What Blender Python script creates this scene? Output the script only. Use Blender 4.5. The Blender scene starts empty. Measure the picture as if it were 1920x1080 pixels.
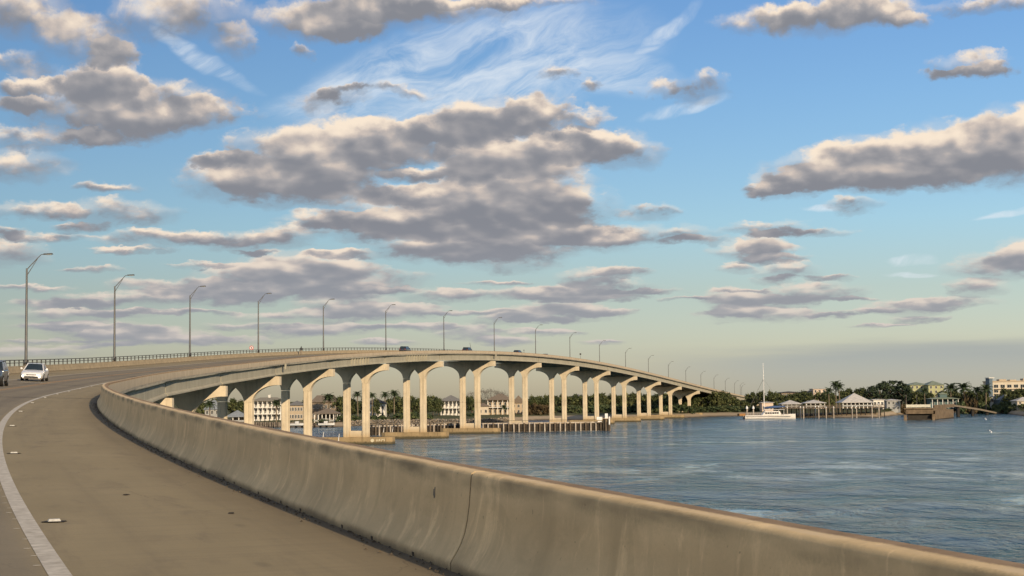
import bpy, bmesh, math, random
import numpy as np
from mathutils import Vector, Matrix
random.seed(7)
R = math.radians
scene = bpy.context.scene
COL = scene.collection

# ------------------------------------------------------------------ camera
FPX = 3000.0                    # focal length in pixels of a 1920 wide frame
HORIZON = 747.0                 # row of the true horizon at the middle of that frame
ROLL = R(-0.649)
CAM_H = 10.133                  # metres above the water
PITCH = math.atan((HORIZON - 540) / FPX)
cam = bpy.data.cameras.new('camera'); camo = bpy.data.objects.new('camera', cam); COL.objects.link(camo)
cam.sensor_width = 36; cam.lens = FPX / 1920 * 36
cam.clip_start = 0.1; cam.clip_end = 30000
camo.location = (0, 0, CAM_H); camo.rotation_euler = (Matrix.Rotation(R(90) + PITCH, 3, 'X') @ Matrix.Rotation(ROLL, 3, 'Z')).to_euler()
def ray(px, row):               # direction towards a pixel of the 1920 x 1080 frame, with y = 1
    a = (px - 960) * math.cos(ROLL) + (row - 540) * math.sin(ROLL); u = (px - 960) * math.sin(ROLL) - (row - 540) * math.cos(ROLL)
    y = FPX * math.cos(PITCH) - u * math.sin(PITCH); z = FPX * math.sin(PITCH) + u * math.cos(PITCH)
    return a / y, z / y
def sky_uv(px, row):
    x, z = ray(px, row); return 3000 * math.atan(x), 3000 * math.atan(z / math.hypot(1, x))
scene.camera = camo

# ------------------------------------------------------------------ light
SUN_AZ, SUN_EL = 150.0, 20.0    # clockwise from +Y, degrees
sd = bpy.data.lights.new('sun', 'SUN'); so = bpy.data.objects.new('sun', sd); COL.objects.link(so)
sd.energy = 4.8; sd.angle = R(0.6); sd.color = (1.0, 0.80, 0.56)
so.rotation_euler = (R(90 - SUN_EL), 0, R(180 - SUN_AZ))
so.location = (60, -100, 60)
scene.view_settings.view_transform = 'Standard'; scene.view_settings.look = 'None'
scene.view_settings.gamma = 1; scene.view_settings.exposure = 0.2
scene.view_settings.use_curve_mapping = False
scene.cycles.use_denoising = True; scene.cycles.use_adaptive_sampling = True; scene.cycles.adaptive_threshold = 0.015
scene.cycles.max_bounces = 6; scene.cycles.diffuse_bounces = 3; scene.cycles.glossy_bounces = 3
scene.cycles.transparent_max_bounces = 6; scene.cycles.caustics_reflective = False

# ------------------------------------------------------------------ node helpers
class NT:
    dim = '3D'
    def __init__(s, tree): s.t = tree; s.n = tree.nodes; s.l = tree.links
    def new(s, typ, **kw):
        n = s.n.new(typ)
        for k, v in kw.items(): setattr(n, k, v)
        return n
    def put(s, sock, v):
        if v is None: return
        if isinstance(v, bpy.types.NodeSocket): s.l.new(v, sock)
        else: sock.default_value = v
    def m(s, op, a, b=None, c=None, clamp=False):
        n = s.new('ShaderNodeMath', operation=op, use_clamp=clamp)
        for i, v in enumerate((a, b, c)): s.put(n.inputs[i], v)
        return n.outputs[0]
    def v(s, op, a, b=None, c=None, scale=None):
        n = s.new('ShaderNodeVectorMath', operation=op)
        for i, x in enumerate((a, b, c)): s.put(n.inputs[i], x)
        if scale is not None: s.put(n.inputs['Scale'], scale)
        return n.outputs['Value'] if op in ('DOT_PRODUCT', 'LENGTH') else n.outputs['Vector']
    def xyz(s, x=0.0, y=0.0, z=0.0):
        n = s.new('ShaderNodeCombineXYZ')
        for i, q in enumerate((x, y, z)): s.put(n.inputs[i], q)
        return n.outputs[0]
    def sep(s, vec):
        n = s.new('ShaderNodeSeparateXYZ'); s.put(n.inputs[0], vec); return n.outputs
    def noise(s, vec, scale=1.0, detail=4.0, rough=0.5, dist=0.0):
        n = s.new('ShaderNodeTexNoise', noise_dimensions=s.dim); s.put(n.inputs['Vector'], vec)
        s.put(n.inputs['Scale'], scale); s.put(n.inputs['Detail'], detail); s.put(n.inputs['Roughness'], rough); s.put(n.inputs['Distortion'], dist)
        return n.outputs['Fac'], n.outputs['Color']
    def mr(s, v, a, b, c=0.0, d=1.0, smooth=False):
        n = s.new('ShaderNodeMapRange', interpolation_type='SMOOTHSTEP' if smooth else 'LINEAR')
        for i, x in enumerate((v, a, b, c, d)): s.put(n.inputs[i], x)
        return n.outputs[0]
    def mix(s, f, a, b, blend='MIX'):
        n = s.new('ShaderNodeMix', data_type='RGBA', blend_type=blend)
        s.put(n.inputs[0], f)
        for i, x in ((6, a), (7, b)):
            if isinstance(x, tuple) and len(x) == 3: x = (*x, 1)
            s.put(n.inputs[i], x)
        return n.outputs[2]
    def ramp(s, f, stops):
        n = s.new('ShaderNodeValToRGB'); s.put(n.inputs[0], f); e = n.color_ramp.elements
        while len(e) < len(stops): e.new(0.5)
        for q, (p, c) in zip(e, stops): q.position = p; q.color = (*c, 1)
        return n.outputs[0]

# ------------------------------------------------------------------ sky
world = bpy.data.worlds.new('World'); world.use_nodes = True
world.cycles.sampling_method = 'MANUAL'; world.cycles.sample_map_resolution = 256
w = NT(world.node_tree); w.n.clear(); w.dim = '2D'
gen = w.new('ShaderNodeTexCoord').outputs['Generated']
sx, sy, sz = w.sep(gen)
sky = w.new('ShaderNodeTexSky', sky_type='NISHITA'); sky.sun_disc = False
sky.sun_elevation = R(SUN_EL); sky.sun_rotation = R(360 - SUN_AZ)
sky.altitude = 0; sky.air_density = 1.0; sky.dust_density = 0.6; sky.ozone_density = 2.0
# azimuth and elevation, in units of 1/3000 radian
AZ = w.m('MULTIPLY', w.m('ARCTAN2', sx, sy), 3000.0)
EL = w.m('MULTIPLY', w.m('ARCSINE', sz), 3000.0)
P0 = w.xyz(AZ, EL, 0.0)
Psc = w.v('MULTIPLY', w.xyz(AZ, w.m('MULTIPLY', w.m('LOGARITHM', w.m('ADD', w.m('MAXIMUM', EL, 0.0), 170.0), 2.718), 640.0), 0.0), (1 / 150.0, 1 / 95.0, 1.0))
# ragged edges: the cloud coordinates are warped by noise
_, wc1 = w.noise(Psc, 0.9, 3.0, 0.55)
_, wc2 = w.noise(Psc, 3.1, 4.0, 0.6)
warp = w.v('ADD', w.v('MULTIPLY', w.v('SUBTRACT', wc1, (0.5, 0.5, 0.5)), (85.0, 40.0, 0.0)), w.v('MULTIPLY', w.v('SUBTRACT', wc2, (0.5, 0.5, 0.5)), (75.0, 34.0, 0.0)))
Pw = w.v('ADD', P0, w.v('SCALE', warp, scale=w.mr(EL, 60, 520, 0.32, 1.0)))
# (column, row, half width, half height) of the cloud lobes, in frame pixels of the view to the north
CL = [(150,188,125,50),(185,150,60,32),(300,200,130,46),(390,215,80,26),(255,240,90,26),(60,160,60,14),(40,195,60,14),
 (150,75,75,40),(190,100,40,24),(30,25,100,42),(330,28,125,44),(435,84,42,30),(35,118,50,22),(560,96,22,12),
 (60,258,110,20),(190,262,60,14),(40,310,85,30),(215,352,55,11),(60,395,90,14),(230,400,95,24),(150,425,50,8),(15,470,60,26),(10,430,40,9),
 (300,448,110,14),(430,452,90,18),(530,443,70,20),
 (600,40,110,34),(690,20,150,40),(820,8,170,26),(640,55,80,18),(930,4,160,10),
 (590,190,52,22),(640,178,50,16),(740,168,90,10),
 (420,335,95,38),(400,300,60,14),(520,310,110,60),(620,290,110,66),(700,270,90,46),(745,245,60,30),(560,350,150,34),(790,260,60,40),
 (860,232,90,34),(940,215,100,36),(1010,215,62,36),(880,255,60,22),(1108,228,48,18),
 (990,285,150,40),(900,300,80,36),(1090,275,90,28),(1180,282,62,34),(780,325,55,12),
 (900,360,110,52),(1000,350,100,48),(760,365,80,18),(840,395,230,46),(1050,390,110,36),(640,412,110,16),(720,425,130,26),(940,410,170,36),
 (850,455,160,26),(1000,450,180,30),(1150,440,190,16),(960,485,110,22),(820,475,90,18),(1220,400,60,16),
 (1240,170,38,16),(1320,160,56,28),(1050,135,36,12),(1108,160,20,14),
 (1450,38,90,22),(1560,35,110,34),(1640,18,90,28),(1700,40,40,14),(1850,4,85,16),
 (1830,125,70,26),(1800,140,60,10),(1870,135,34,14),
 (1480,345,70,26),(1560,315,110,36),(1680,300,150,48),(1800,285,130,62),(1900,250,80,52),(1950,290,90,70),(1640,340,150,22),(1450,352,60,12),
 (1598,388,48,14),(1440,425,70,13),(1520,432,80,8),(1430,455,40,20),(1410,470,70,18),(1450,485,60,10),(1380,503,34,10),(1310,450,60,8),
 (1485,508,60,16),(1560,524,50,6),(1450,526,40,8),(1880,497,90,26),(1930,480,60,28),(1830,540,50,14),
 (1370,560,60,20),(1440,565,90,12),(1520,548,90,16),(1440,592,120,14),(1380,585,60,10),(1560,590,40,5),
 (1700,575,75,14),(1780,566,80,10),(1725,598,50,7),(1630,582,50,5),
 (560,500,130,26),(470,525,120,26),(650,525,140,26),(330,535,110,16),(250,562,160,14),(110,568,100,8),(560,545,170,16),(640,478,60,8),(420,545,120,14),
 (460,564,60,9),(660,570,100,18),(740,583,110,14),(830,555,60,12),(560,592,130,10),(120,590,110,14),(250,590,80,7),
 (190,620,110,16),(290,632,120,16),(400,638,110,9),(560,622,60,12),(630,615,75,14),(60,660,110,12),(200,648,60,5),
 (870,622,60,14),(940,600,60,10),(940,640,60,10),(990,550,120,12),(1120,545,120,18),(1110,518,60,16),(1180,512,50,12),(1090,560,110,7),
 (1060,575,70,12),(1050,590,130,14),(1120,586,70,8),(1010,600,60,6),(1130,640,40,6),(90,440,80,8),(250,470,70,6),(170,505,60,6),(330,585,110,6),(470,610,90,7),(120,612,90,6),(760,612,90,7),(700,545,80,6),(880,585,70,6),(930,530,60,5),(1210,548,70,5),(1290,560,50,4),(1010,622,80,6),(60,540,70,6),(380,498,60,6),(480,472,50,5),(90,640,80,5),(720,640,60,5),(1380,545,50,4),(1600,560,40,4),(1650,610,60,4)]
# the same kind of cloud field goes on all round, outside the part that is in view
gx = w.xyz(w.m('MULTIPLY', AZ, 1 / 520.0), w.m('MULTIPLY', w.m('LOGARITHM', w.m('ADD', w.m('MAXIMUM', EL, 0.0), 260.0), 2.718), 4.2), 3.7)
gf, _ = w.noise(gx, 1.0, 3.0, 0.5)
gu, _ = w.noise(w.v('ADD', gx, (0.0, -0.16, 0.0)), 1.0, 2.0, 0.5)
outside = w.m('MAXIMUM', w.mr(w.m('ABSOLUTE', AZ), 930, 1150, smooth=True), w.mr(EL, 720, 880, smooth=True))
GS = w.m('MULTIPLY', w.mr(gf, 0.5, 0.66), outside)
GH = w.m('MULTIPLY', GS, w.m('MULTIPLY', w.m('SUBTRACT', gu, gf), -12.0))
GV = w.xyz(0.0, GH, GS)
# billows
nA, _ = w.noise(Psc, 2.1, 7.0, 0.56, 0.35)
nL, _ = w.noise(w.v('ADD', Psc, (0.03, -0.06, 0.0)), 1.7, 2.0, 0.45)
nU, _ = w.noise(w.v('ADD', Psc, (0.09, 0.16, 0.0)), 1.7, 2.0, 0.45)
nV, _ = w.noise(w.v('ADD', w.v('MULTIPLY', Psc, (0.32, 0.75, 0.0)), (9.0, 2.0, 0.0)), 1.0, 5.0, 0.6, 0.4)      # broad thick and thin patches
nF, _ = w.noise(Psc, 7.5, 5.0, 0.6, 0.2)
edge_n = w.m('ADD', w.m('ADD', w.m('MULTIPLY', w.m('SUBTRACT', nA, 0.5), 1.35), w.m('MULTIPLY', w.m('SUBTRACT', nF, 0.5), 0.42)), w.m('MULTIPLY', w.m('SUBTRACT', nV, 0.5), 0.85))
relief = w.m('ADD', w.m('MULTIPLY', w.m('SUBTRACT', nL, nU), 1.7), w.m('MULTIPLY', w.m('SUBTRACT', nA, 0.5), 0.35))
K = 83.0
def sc3(c): return tuple(x * K for x in c)
# clear sky
grade = w.ramp(w.mr(EL, 0, 900), [(0.0, (0.80, 0.735, 0.735)), (0.10, (0.73, 0.695, 0.73)), (0.22, (0.71, 0.695, 0.705)), (0.36, (0.70, 0.80, 0.87)), (0.62, (0.645, 0.80, 0.95)), (0.85, (0.595, 0.775, 0.99)), (1.0, (0.58, 0.76, 1.0))])
skyc = w.mix(1.0, sky.outputs[0], grade, 'MULTIPLY')
# thin high cirrus
ci = w.v('ADD', P0, w.v('MULTIPLY', w.v('SUBTRACT', wc1, (0.5, 0.5, 0.5)), (70.0, 44.0, 0.0)))
rot = w.new('ShaderNodeVectorRotate', rotation_type='Z_AXIS'); w.put(rot.inputs['Vector'], ci); rot.inputs['Angle'].default_value = R(-22)
cn, _ = w.noise(w.v('MULTIPLY', rot.outputs[0], (1 / 260.0, 1 / 75.0, 0.0)), 1.5, 7.0, 0.64, 0.45)
CI = None
for (cx, cy, a, b, ang) in [(800,120,340,80,-20),(640,165,180,46,-18),(950,90,240,100,-10),(1100,130,200,60,10),(760,205,170,24,0),(400,128,110,18,26),(330,85,80,18,30),(1240,60,120,18,-35),(1290,200,100,14,-12),
                            (1715,486,44,11,0),(1715,516,56,8,4),(1900,402,70,9,-4),(1540,395,50,8,0),(300,20,70,34,40),(880,150,420,130,-14)]:
    u0, v0 = sky_uv(cx, cy)
    c, s_ = math.cos(R(ang)), math.sin(R(ang))
    d = w.v('SUBTRACT', ci, (u0, v0, 0.0))
    q1 = w.v('DOT_PRODUCT', d, (c / a, -s_ / a, 0.0)); q2 = w.v('DOT_PRODUCT', d, (s_ / b, c / b, 0.0))
    wt = w.m('SUBTRACT', 1.0, w.m('ADD', w.m('MULTIPLY', q1, q1), w.m('MULTIPLY', q2, q2)))
    CI = wt if CI is None else w.m('MAXIMUM', CI, wt)
CI = w.m('MAXIMUM', CI, w.m('MULTIPLY', outside, 0.45))
cirr = w.m('MULTIPLY', w.m('MULTIPLY', w.mr(cn, 0.22, 0.80, smooth=True), w.mr(CI, 0.0, 1.0, smooth=True)), 0.80)
skyc = w.mix(cirr, skyc, sc3((0.082, 0.088, 0.094)))
# low bank of stratus far off
sn, _ = w.noise(w.v('MULTIPLY', P0, (1 / 900.0, 1 / 60.0, 0.0)), 1.5, 4.0, 0.5)
bank = w.m('MULTIPLY', w.mr(w.m('ADD', EL, w.m('MULTIPLY', sn, -90.0)), 18, 75, 1.0, 0.0, smooth=True), w.mr(AZ, 60, 560, 0.12, 1.0, smooth=True))
bank = w.m('MULTIPLY', bank, w.mr(EL, 10, 70, 0.45, 1.0))
skyc = w.mix(w.m('MULTIPLY', bank, 0.9), skyc, sc3((0.0410, 0.0440, 0.0425)))
low = w.mr(EL, 90, 330, 1.0, 0.0)
fade = w.m('MULTIPLY', w.mr(EL, 30, 110, 0.0, 1.0, smooth=True), w.mr(EL, 60, 300, 0.86, 1.0))
def lobe_sum(lobes):
    g = bpy.data.node_groups.new('cloud_lobes', 'ShaderNodeTree')
    g.interface.new_socket('P', in_out='INPUT', socket_type='NodeSocketVector'); g.interface.new_socket('Sum', in_out='INPUT', socket_type='NodeSocketVector'); g.interface.new_socket('Sum', in_out='OUTPUT', socket_type='NodeSocketVector')
    k = NT(g); gi = k.new('NodeGroupInput'); P, H = gi.outputs[0], gi.outputs[1]
    for (u0, v0, a, b) in lobes:
        q = k.v('MULTIPLY_ADD', P, (1 / a, 1 / b, 0.0), (-u0 / a, -v0 / b, 1.0))
        wt = k.m('MAXIMUM', k.m('SUBTRACT', 2.0, k.v('DOT_PRODUCT', q, q)), 0.0)
        H = k.v('ADD', H, k.v('SCALE', q, scale=wt))
    k.l.new(H, k.new('NodeGroupOutput').inputs[0]); return g
NREG = [0]
def region(u_lo, u_hi, v_lo, v_hi):
    """background for one patch of sky: only the lobes that reach it are summed"""
    HV = GV; near = []; NREG[0] += 1
    for (cx, cy, a, b) in CL:
        u0, v0 = sky_uv(cx, cy)
        a *= 1.34 + NREG[0] * 1e-5; b *= 1.36 + NREG[0] * 1e-5      # no two patches share a node, so each is evaluated alone
        if u_lo is None or u0 + a + 86 < u_lo or u0 - a - 86 > u_hi or v0 + b + 50 < v_lo or v0 - b - 50 > v_hi: continue
        near.append((u0, v0, a, b))
    for i in range(0, len(near), 12):
        n = w.new('ShaderNodeGroup'); n.node_tree = lobe_sum(near[i:i + 12]); w.put(n.inputs[0], Pw); w.put(n.inputs[1], HV); HV = n.outputs[0]
    _, hy, S = w.sep(HV)
    HN = w.m('DIVIDE', hy, w.m('MAXIMUM', S, 0.05))            # -1 at a cloud's base, +1 at its top
    T = w.m('MULTIPLY', w.m('ADD', w.m('ADD', S, edge_n), w.m('MULTIPLY', low, 0.16)), w.mr(S, 0.0, 0.3))
    # firm billowing tops, feathered bases, and a thin veil round the whole cloud
    body = w.mr(T, 0.28, w.mr(HN, -0.5, 0.5, 1.60, 1.02), smooth=True)
    veil = w.m('MULTIPLY', w.mr(w.m('ADD', S, w.m('MULTIPLY', w.m('SUBTRACT', nV, 0.5), 1.2)), 0.05, 0.9, smooth=True), w.m('MULTIPLY', w.mr(S, 0.0, 0.35), 0.36))
    alpha = w.m('MULTIPLY', w.m('MAXIMUM', body, veil), fade)
    lit = w.m('ADD', w.m('MULTIPLY', HN, 1.15), relief)
    lit = w.m('SUBTRACT', lit, w.m('MULTIPLY', w.mr(S, 1.0, 3.2), 0.22))
    lit = w.m('ADD', lit, w.m('MULTIPLY', w.m('SUBTRACT', nV, 0.5), 0.55))
    lit = w.m('ADD', lit, w.mr(T, 0.3, 1.1, 0.30, 0.0))           # thin rims let light through
    lit = w.mr(lit, -0.48, 0.84, smooth=True)
    ccol = w.ramp(lit, [(0.0, (0.0255, 0.0265, 0.0300)), (0.38, (0.0400, 0.0385, 0.0395)), (0.68, (0.064, 0.0555, 0.0500)), (1.0, (0.100, 0.0845, 0.0680))])
    fcol = w.ramp(lit, [(0.0, (0.0345, 0.0352, 0.0395)), (0.5, (0.044, 0.0425, 0.0445)), (1.0, (0.068, 0.0605, 0.0565))])
    ccol = w.v('SCALE', w.mix(low, ccol, fcol), scale=K)
    bg = w.new('ShaderNodeBackground'); w.put(bg.inputs[0], w.mix(alpha, skyc, ccol)); bg.inputs[1].default_value = 0.1
    return bg.outputs[0]
def pick(fac, a, b):
    n = w.new('ShaderNodeMixShader'); w.put(n.inputs[0], fac); w.l.new(a, n.inputs[1]); w.l.new(b, n.inputs[2]); return n.outputs[0]
UE = [-1300, -330, 330, 1300]; VE = [0, 270, 1000]
rows_ = []
for v_lo, v_hi in zip(VE, VE[1:]):
    acc = None
    for u_lo, u_hi in zip(UE, UE[1:]):
        r_ = region(u_lo, u_hi, v_lo, v_hi)
        acc = r_ if acc is None else pick(w.m('GREATER_THAN', AZ, float(u_lo)), acc, r_)
    rows_.append(acc)
inview = rows_[0]
for v_lo, r_ in zip(VE[1:], rows_[1:]): inview = pick(w.m('GREATER_THAN', EL, float(v_lo)), inview, r_)
beyond = w.m('MAXIMUM', w.m('GREATER_THAN', w.m('ABSOLUTE', AZ), 1300.0), w.m('MAXIMUM', w.m('GREATER_THAN', EL, 1000.0), w.m('LESS_THAN', EL, 0.0)))
whole = pick(beyond, inview, region(None, None, None, None))
w.l.new(whole, w.new('ShaderNodeOutputWorld').inputs[0])
scene.world = world

# ------------------------------------------------------------------ mesh helpers
class MB:
    """collects vertices, faces and (along, across) coordinates; build() links them as ONE mesh object"""
    def __init__(s): s.v = []; s.f = []; s.uv = {}; s.mi = []; s.cur = 0
    def vert(s, p, uv=None):
        s.v.append(tuple(p)); i = len(s.v) - 1
        if uv: s.uv[i] = uv
        return i
    def face(s, idx): s.f.append(tuple(idx)); s.mi.append(s.cur)
    def poly(s, pts): s.face([s.vert(p) for p in pts])
    def box(s, x0, x1, y0, y1, z0, z1):
        b = len(s.v)
        for z in (z0, z1):
            for (x, y) in ((x0, y0), (x1, y0), (x1, y1), (x0, y1)): s.v.append((x, y, z))
        for f in ((0, 3, 2, 1), (4, 5, 6, 7), (0, 1, 5, 4), (1, 2, 6, 5), (2, 3, 7, 6), (3, 0, 4, 7)): s.face([b + i for i in f])
    def hexa(s, lo, hi):
        b = len(s.v); s.v += [tuple(p) for p in lo] + [tuple(p) for p in hi]
        n = len(lo)
        s.face([b + i for i in reversed(range(n))]); s.face([b + n + i for i in range(n)])
        for i in range(n):
            j = (i + 1) % n; s.face((b + i, b + j, b + n + j, b + n + i))
    def tube(s, pts, rads, n=8, cap=True):
        rings = []
        pts = [Vector(p) for p in pts]
        for i, p in enumerate(pts):
            d = (pts[min(i + 1, len(pts) - 1)] - pts[max(i - 1, 0)]).normalized()
            a = Vector((0, 0, 1)) if abs(d.z) < 0.9 else Vector((1, 0, 0))
            u = d.cross(a).normalized(); v = d.cross(u)
            r = rads[i] if isinstance(rads, (list, tuple)) else rads
            rings.append([s.vert(p + (u * math.cos(t) + v * math.sin(t)) * r) for t in [2 * math.pi * k / n for k in range(n)]])
        for a, b in zip(rings, rings[1:]):
            for k in range(n): s.face((a[k], b[k], b[(k + 1) % n], a[(k + 1) % n]))
        if cap: s.face(rings[0]); s.face(list(reversed(rings[-1])))
    def prism(s, poly, y0, y1):     # polygon in x,z extruded along y
        n = len(poly); b = len(s.v)
        for y in (y0, y1):
            for (x, z) in poly: s.v.append((x, y, z))
        s.face([b + i for i in range(n)]); s.face([b + n + i for i in reversed(range(n))])
        for i in range(n):
            j = (i + 1) % n; s.face((b + j, b + i, b + n + i, b + n + j))
    def mesh(s, name, mats):
        me = bpy.data.meshes.new(name); me.from_pydata(s.v, [], s.f)
        if not isinstance(mats, (list, tuple)): mats = [mats]
        for m in mats: me.materials.append(m)
        me.polygons.foreach_set('material_index', s.mi)
        if s.uv:
            L = me.uv_layers.new(name='UVMap'); vi = np.zeros(len(me.loops), int); me.loops.foreach_get('vertex_index', vi)
            arr = np.zeros((len(s.v), 2)); 
            for i, u in s.uv.items(): arr[i] = u
            L.data.foreach_set('uv', arr[vi].ravel())
        me.update(); return me
    def build(s, name, mats, parent=None, smooth=False, fix=True, bevel=0):
        me = s.mesh(name, mats)
        if fix or bevel:
            bm = bmesh.new(); bm.from_mesh(me)
            if bevel: 
                es = [e for e in bm.edges if len(e.link_faces) == 2 and e.calc_face_angle(0) > 0.5]
                bmesh.ops.bevel(bm, geom=es, offset=bevel, segments=2, affect='EDGES')
            bmesh.ops.recalc_face_normals(bm, faces=bm.faces); bm.to_mesh(me); bm.free()
        if smooth:
            me.polygons.foreach_set('use_smooth', [True] * len(me.polygons))
            if smooth != True: me.set_sharp_from_angle(angle=R(smooth))
        return link(name, me, parent)
MAT = {}
def link(name, me, parent=None):
    o = bpy.data.objects.new(name, me); COL.objects.link(o)
    if parent is not None: o.parent = parent
    return o
def thing(name, label, cat, loc=(0, 0, 0), rz=0.0, group=None):
    o = bpy.data.objects.new(name, None); COL.objects.link(o); o.location = loc; o.rotation_euler = (0, 0, rz); o.empty_display_size = 0.3
    return tag(o, label, cat, group)
def tag(o, label, cat=None, group=None):
    o['label'] = label
    if cat: o['category'] = cat
    if group: o['group'] = group
    return o
def struct(o, label=None):
    o['kind'] = 'structure'
    if label: o['label'] = label
    return o
def copy_tree(o, parent=None):
    c = o.copy(); COL.objects.link(c); c.parent = parent
    for ch in o.children: copy_tree(ch, c)
    return c
ORD = ['first', 'second', 'third', 'fourth', 'fifth', 'sixth', 'seventh', 'eighth', 'ninth', 'tenth', 'eleventh', 'twelfth', 'thirteenth', 'fourteenth', 'fifteenth',
       'sixteenth', 'seventeenth', 'eighteenth', 'nineteenth', 'twentieth', 'twenty-first', 'twenty-second', 'twenty-third', 'twenty-fourth', 'twenty-fifth',
       'twenty-sixth', 'twenty-seventh', 'twenty-eighth', 'twenty-ninth', 'thirtieth', 'thirty-first', 'thirty-second', 'thirty-third', 'thirty-fourth', 'thirty-fifth', 'thirty-sixth', 'thirty-seventh', 'thirty-eighth', 'thirty-ninth', 'fortieth']

# ------------------------------------------------------------------ materials
def pmat(name, col, rough=0.7, metal=0.0, var=0.12, scale=3.0, bump=0.0, col2=None, spec=0.3, bscale=None):
    if name in MAT: return MAT[name]
    m = bpy.data.materials.new(name); m.use_nodes = True; t = NT(m.node_tree); b = t.n['Principled BSDF']
    oc = t.new('ShaderNodeTexCoord').outputs['Object']
    f, _ = t.noise(oc, scale, 5.0, 0.6)
    c2 = col2 or tuple(max(0, x * (1 - 2.2 * var)) for x in col)
    c1 = col if col2 else tuple(min(1, x * (1 + var)) for x in col)
    t.put(b.inputs['Base Color'], t.mix(t.mr(f, 0.3, 0.7), c2, c1))
    b.inputs['Roughness'].default_value = rough; b.inputs['Metallic'].default_value = metal; b.inputs['Specular IOR Level'].default_value = spec
    if bump:
        f2, _ = t.noise(oc, bscale or scale * 6, 4.0, 0.6)
        bn = t.new('ShaderNodeBump'); bn.inputs['Strength'].default_value = bump; t.put(bn.inputs['Height'], f2); t.put(b.inputs['Normal'], bn.outputs[0])
    MAT[name] = m; return m
def glass(name, col=(0.02, 0.03, 0.035)):
    m = pmat(name, col, 0.08, 0.0, 0.2, 0.5, spec=0.5); return m
def emis(name, col, strength):
    m = bpy.data.materials.new(name); m.use_nodes = True; b = m.node_tree.nodes['Principled BSDF']
    b.inputs['Base Color'].default_value = (*col, 1); b.inputs['Emission Color'].default_value = (*col, 1); b.inputs['Emission Strength'].default_value = strength
    MAT[name] = m; return m

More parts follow.
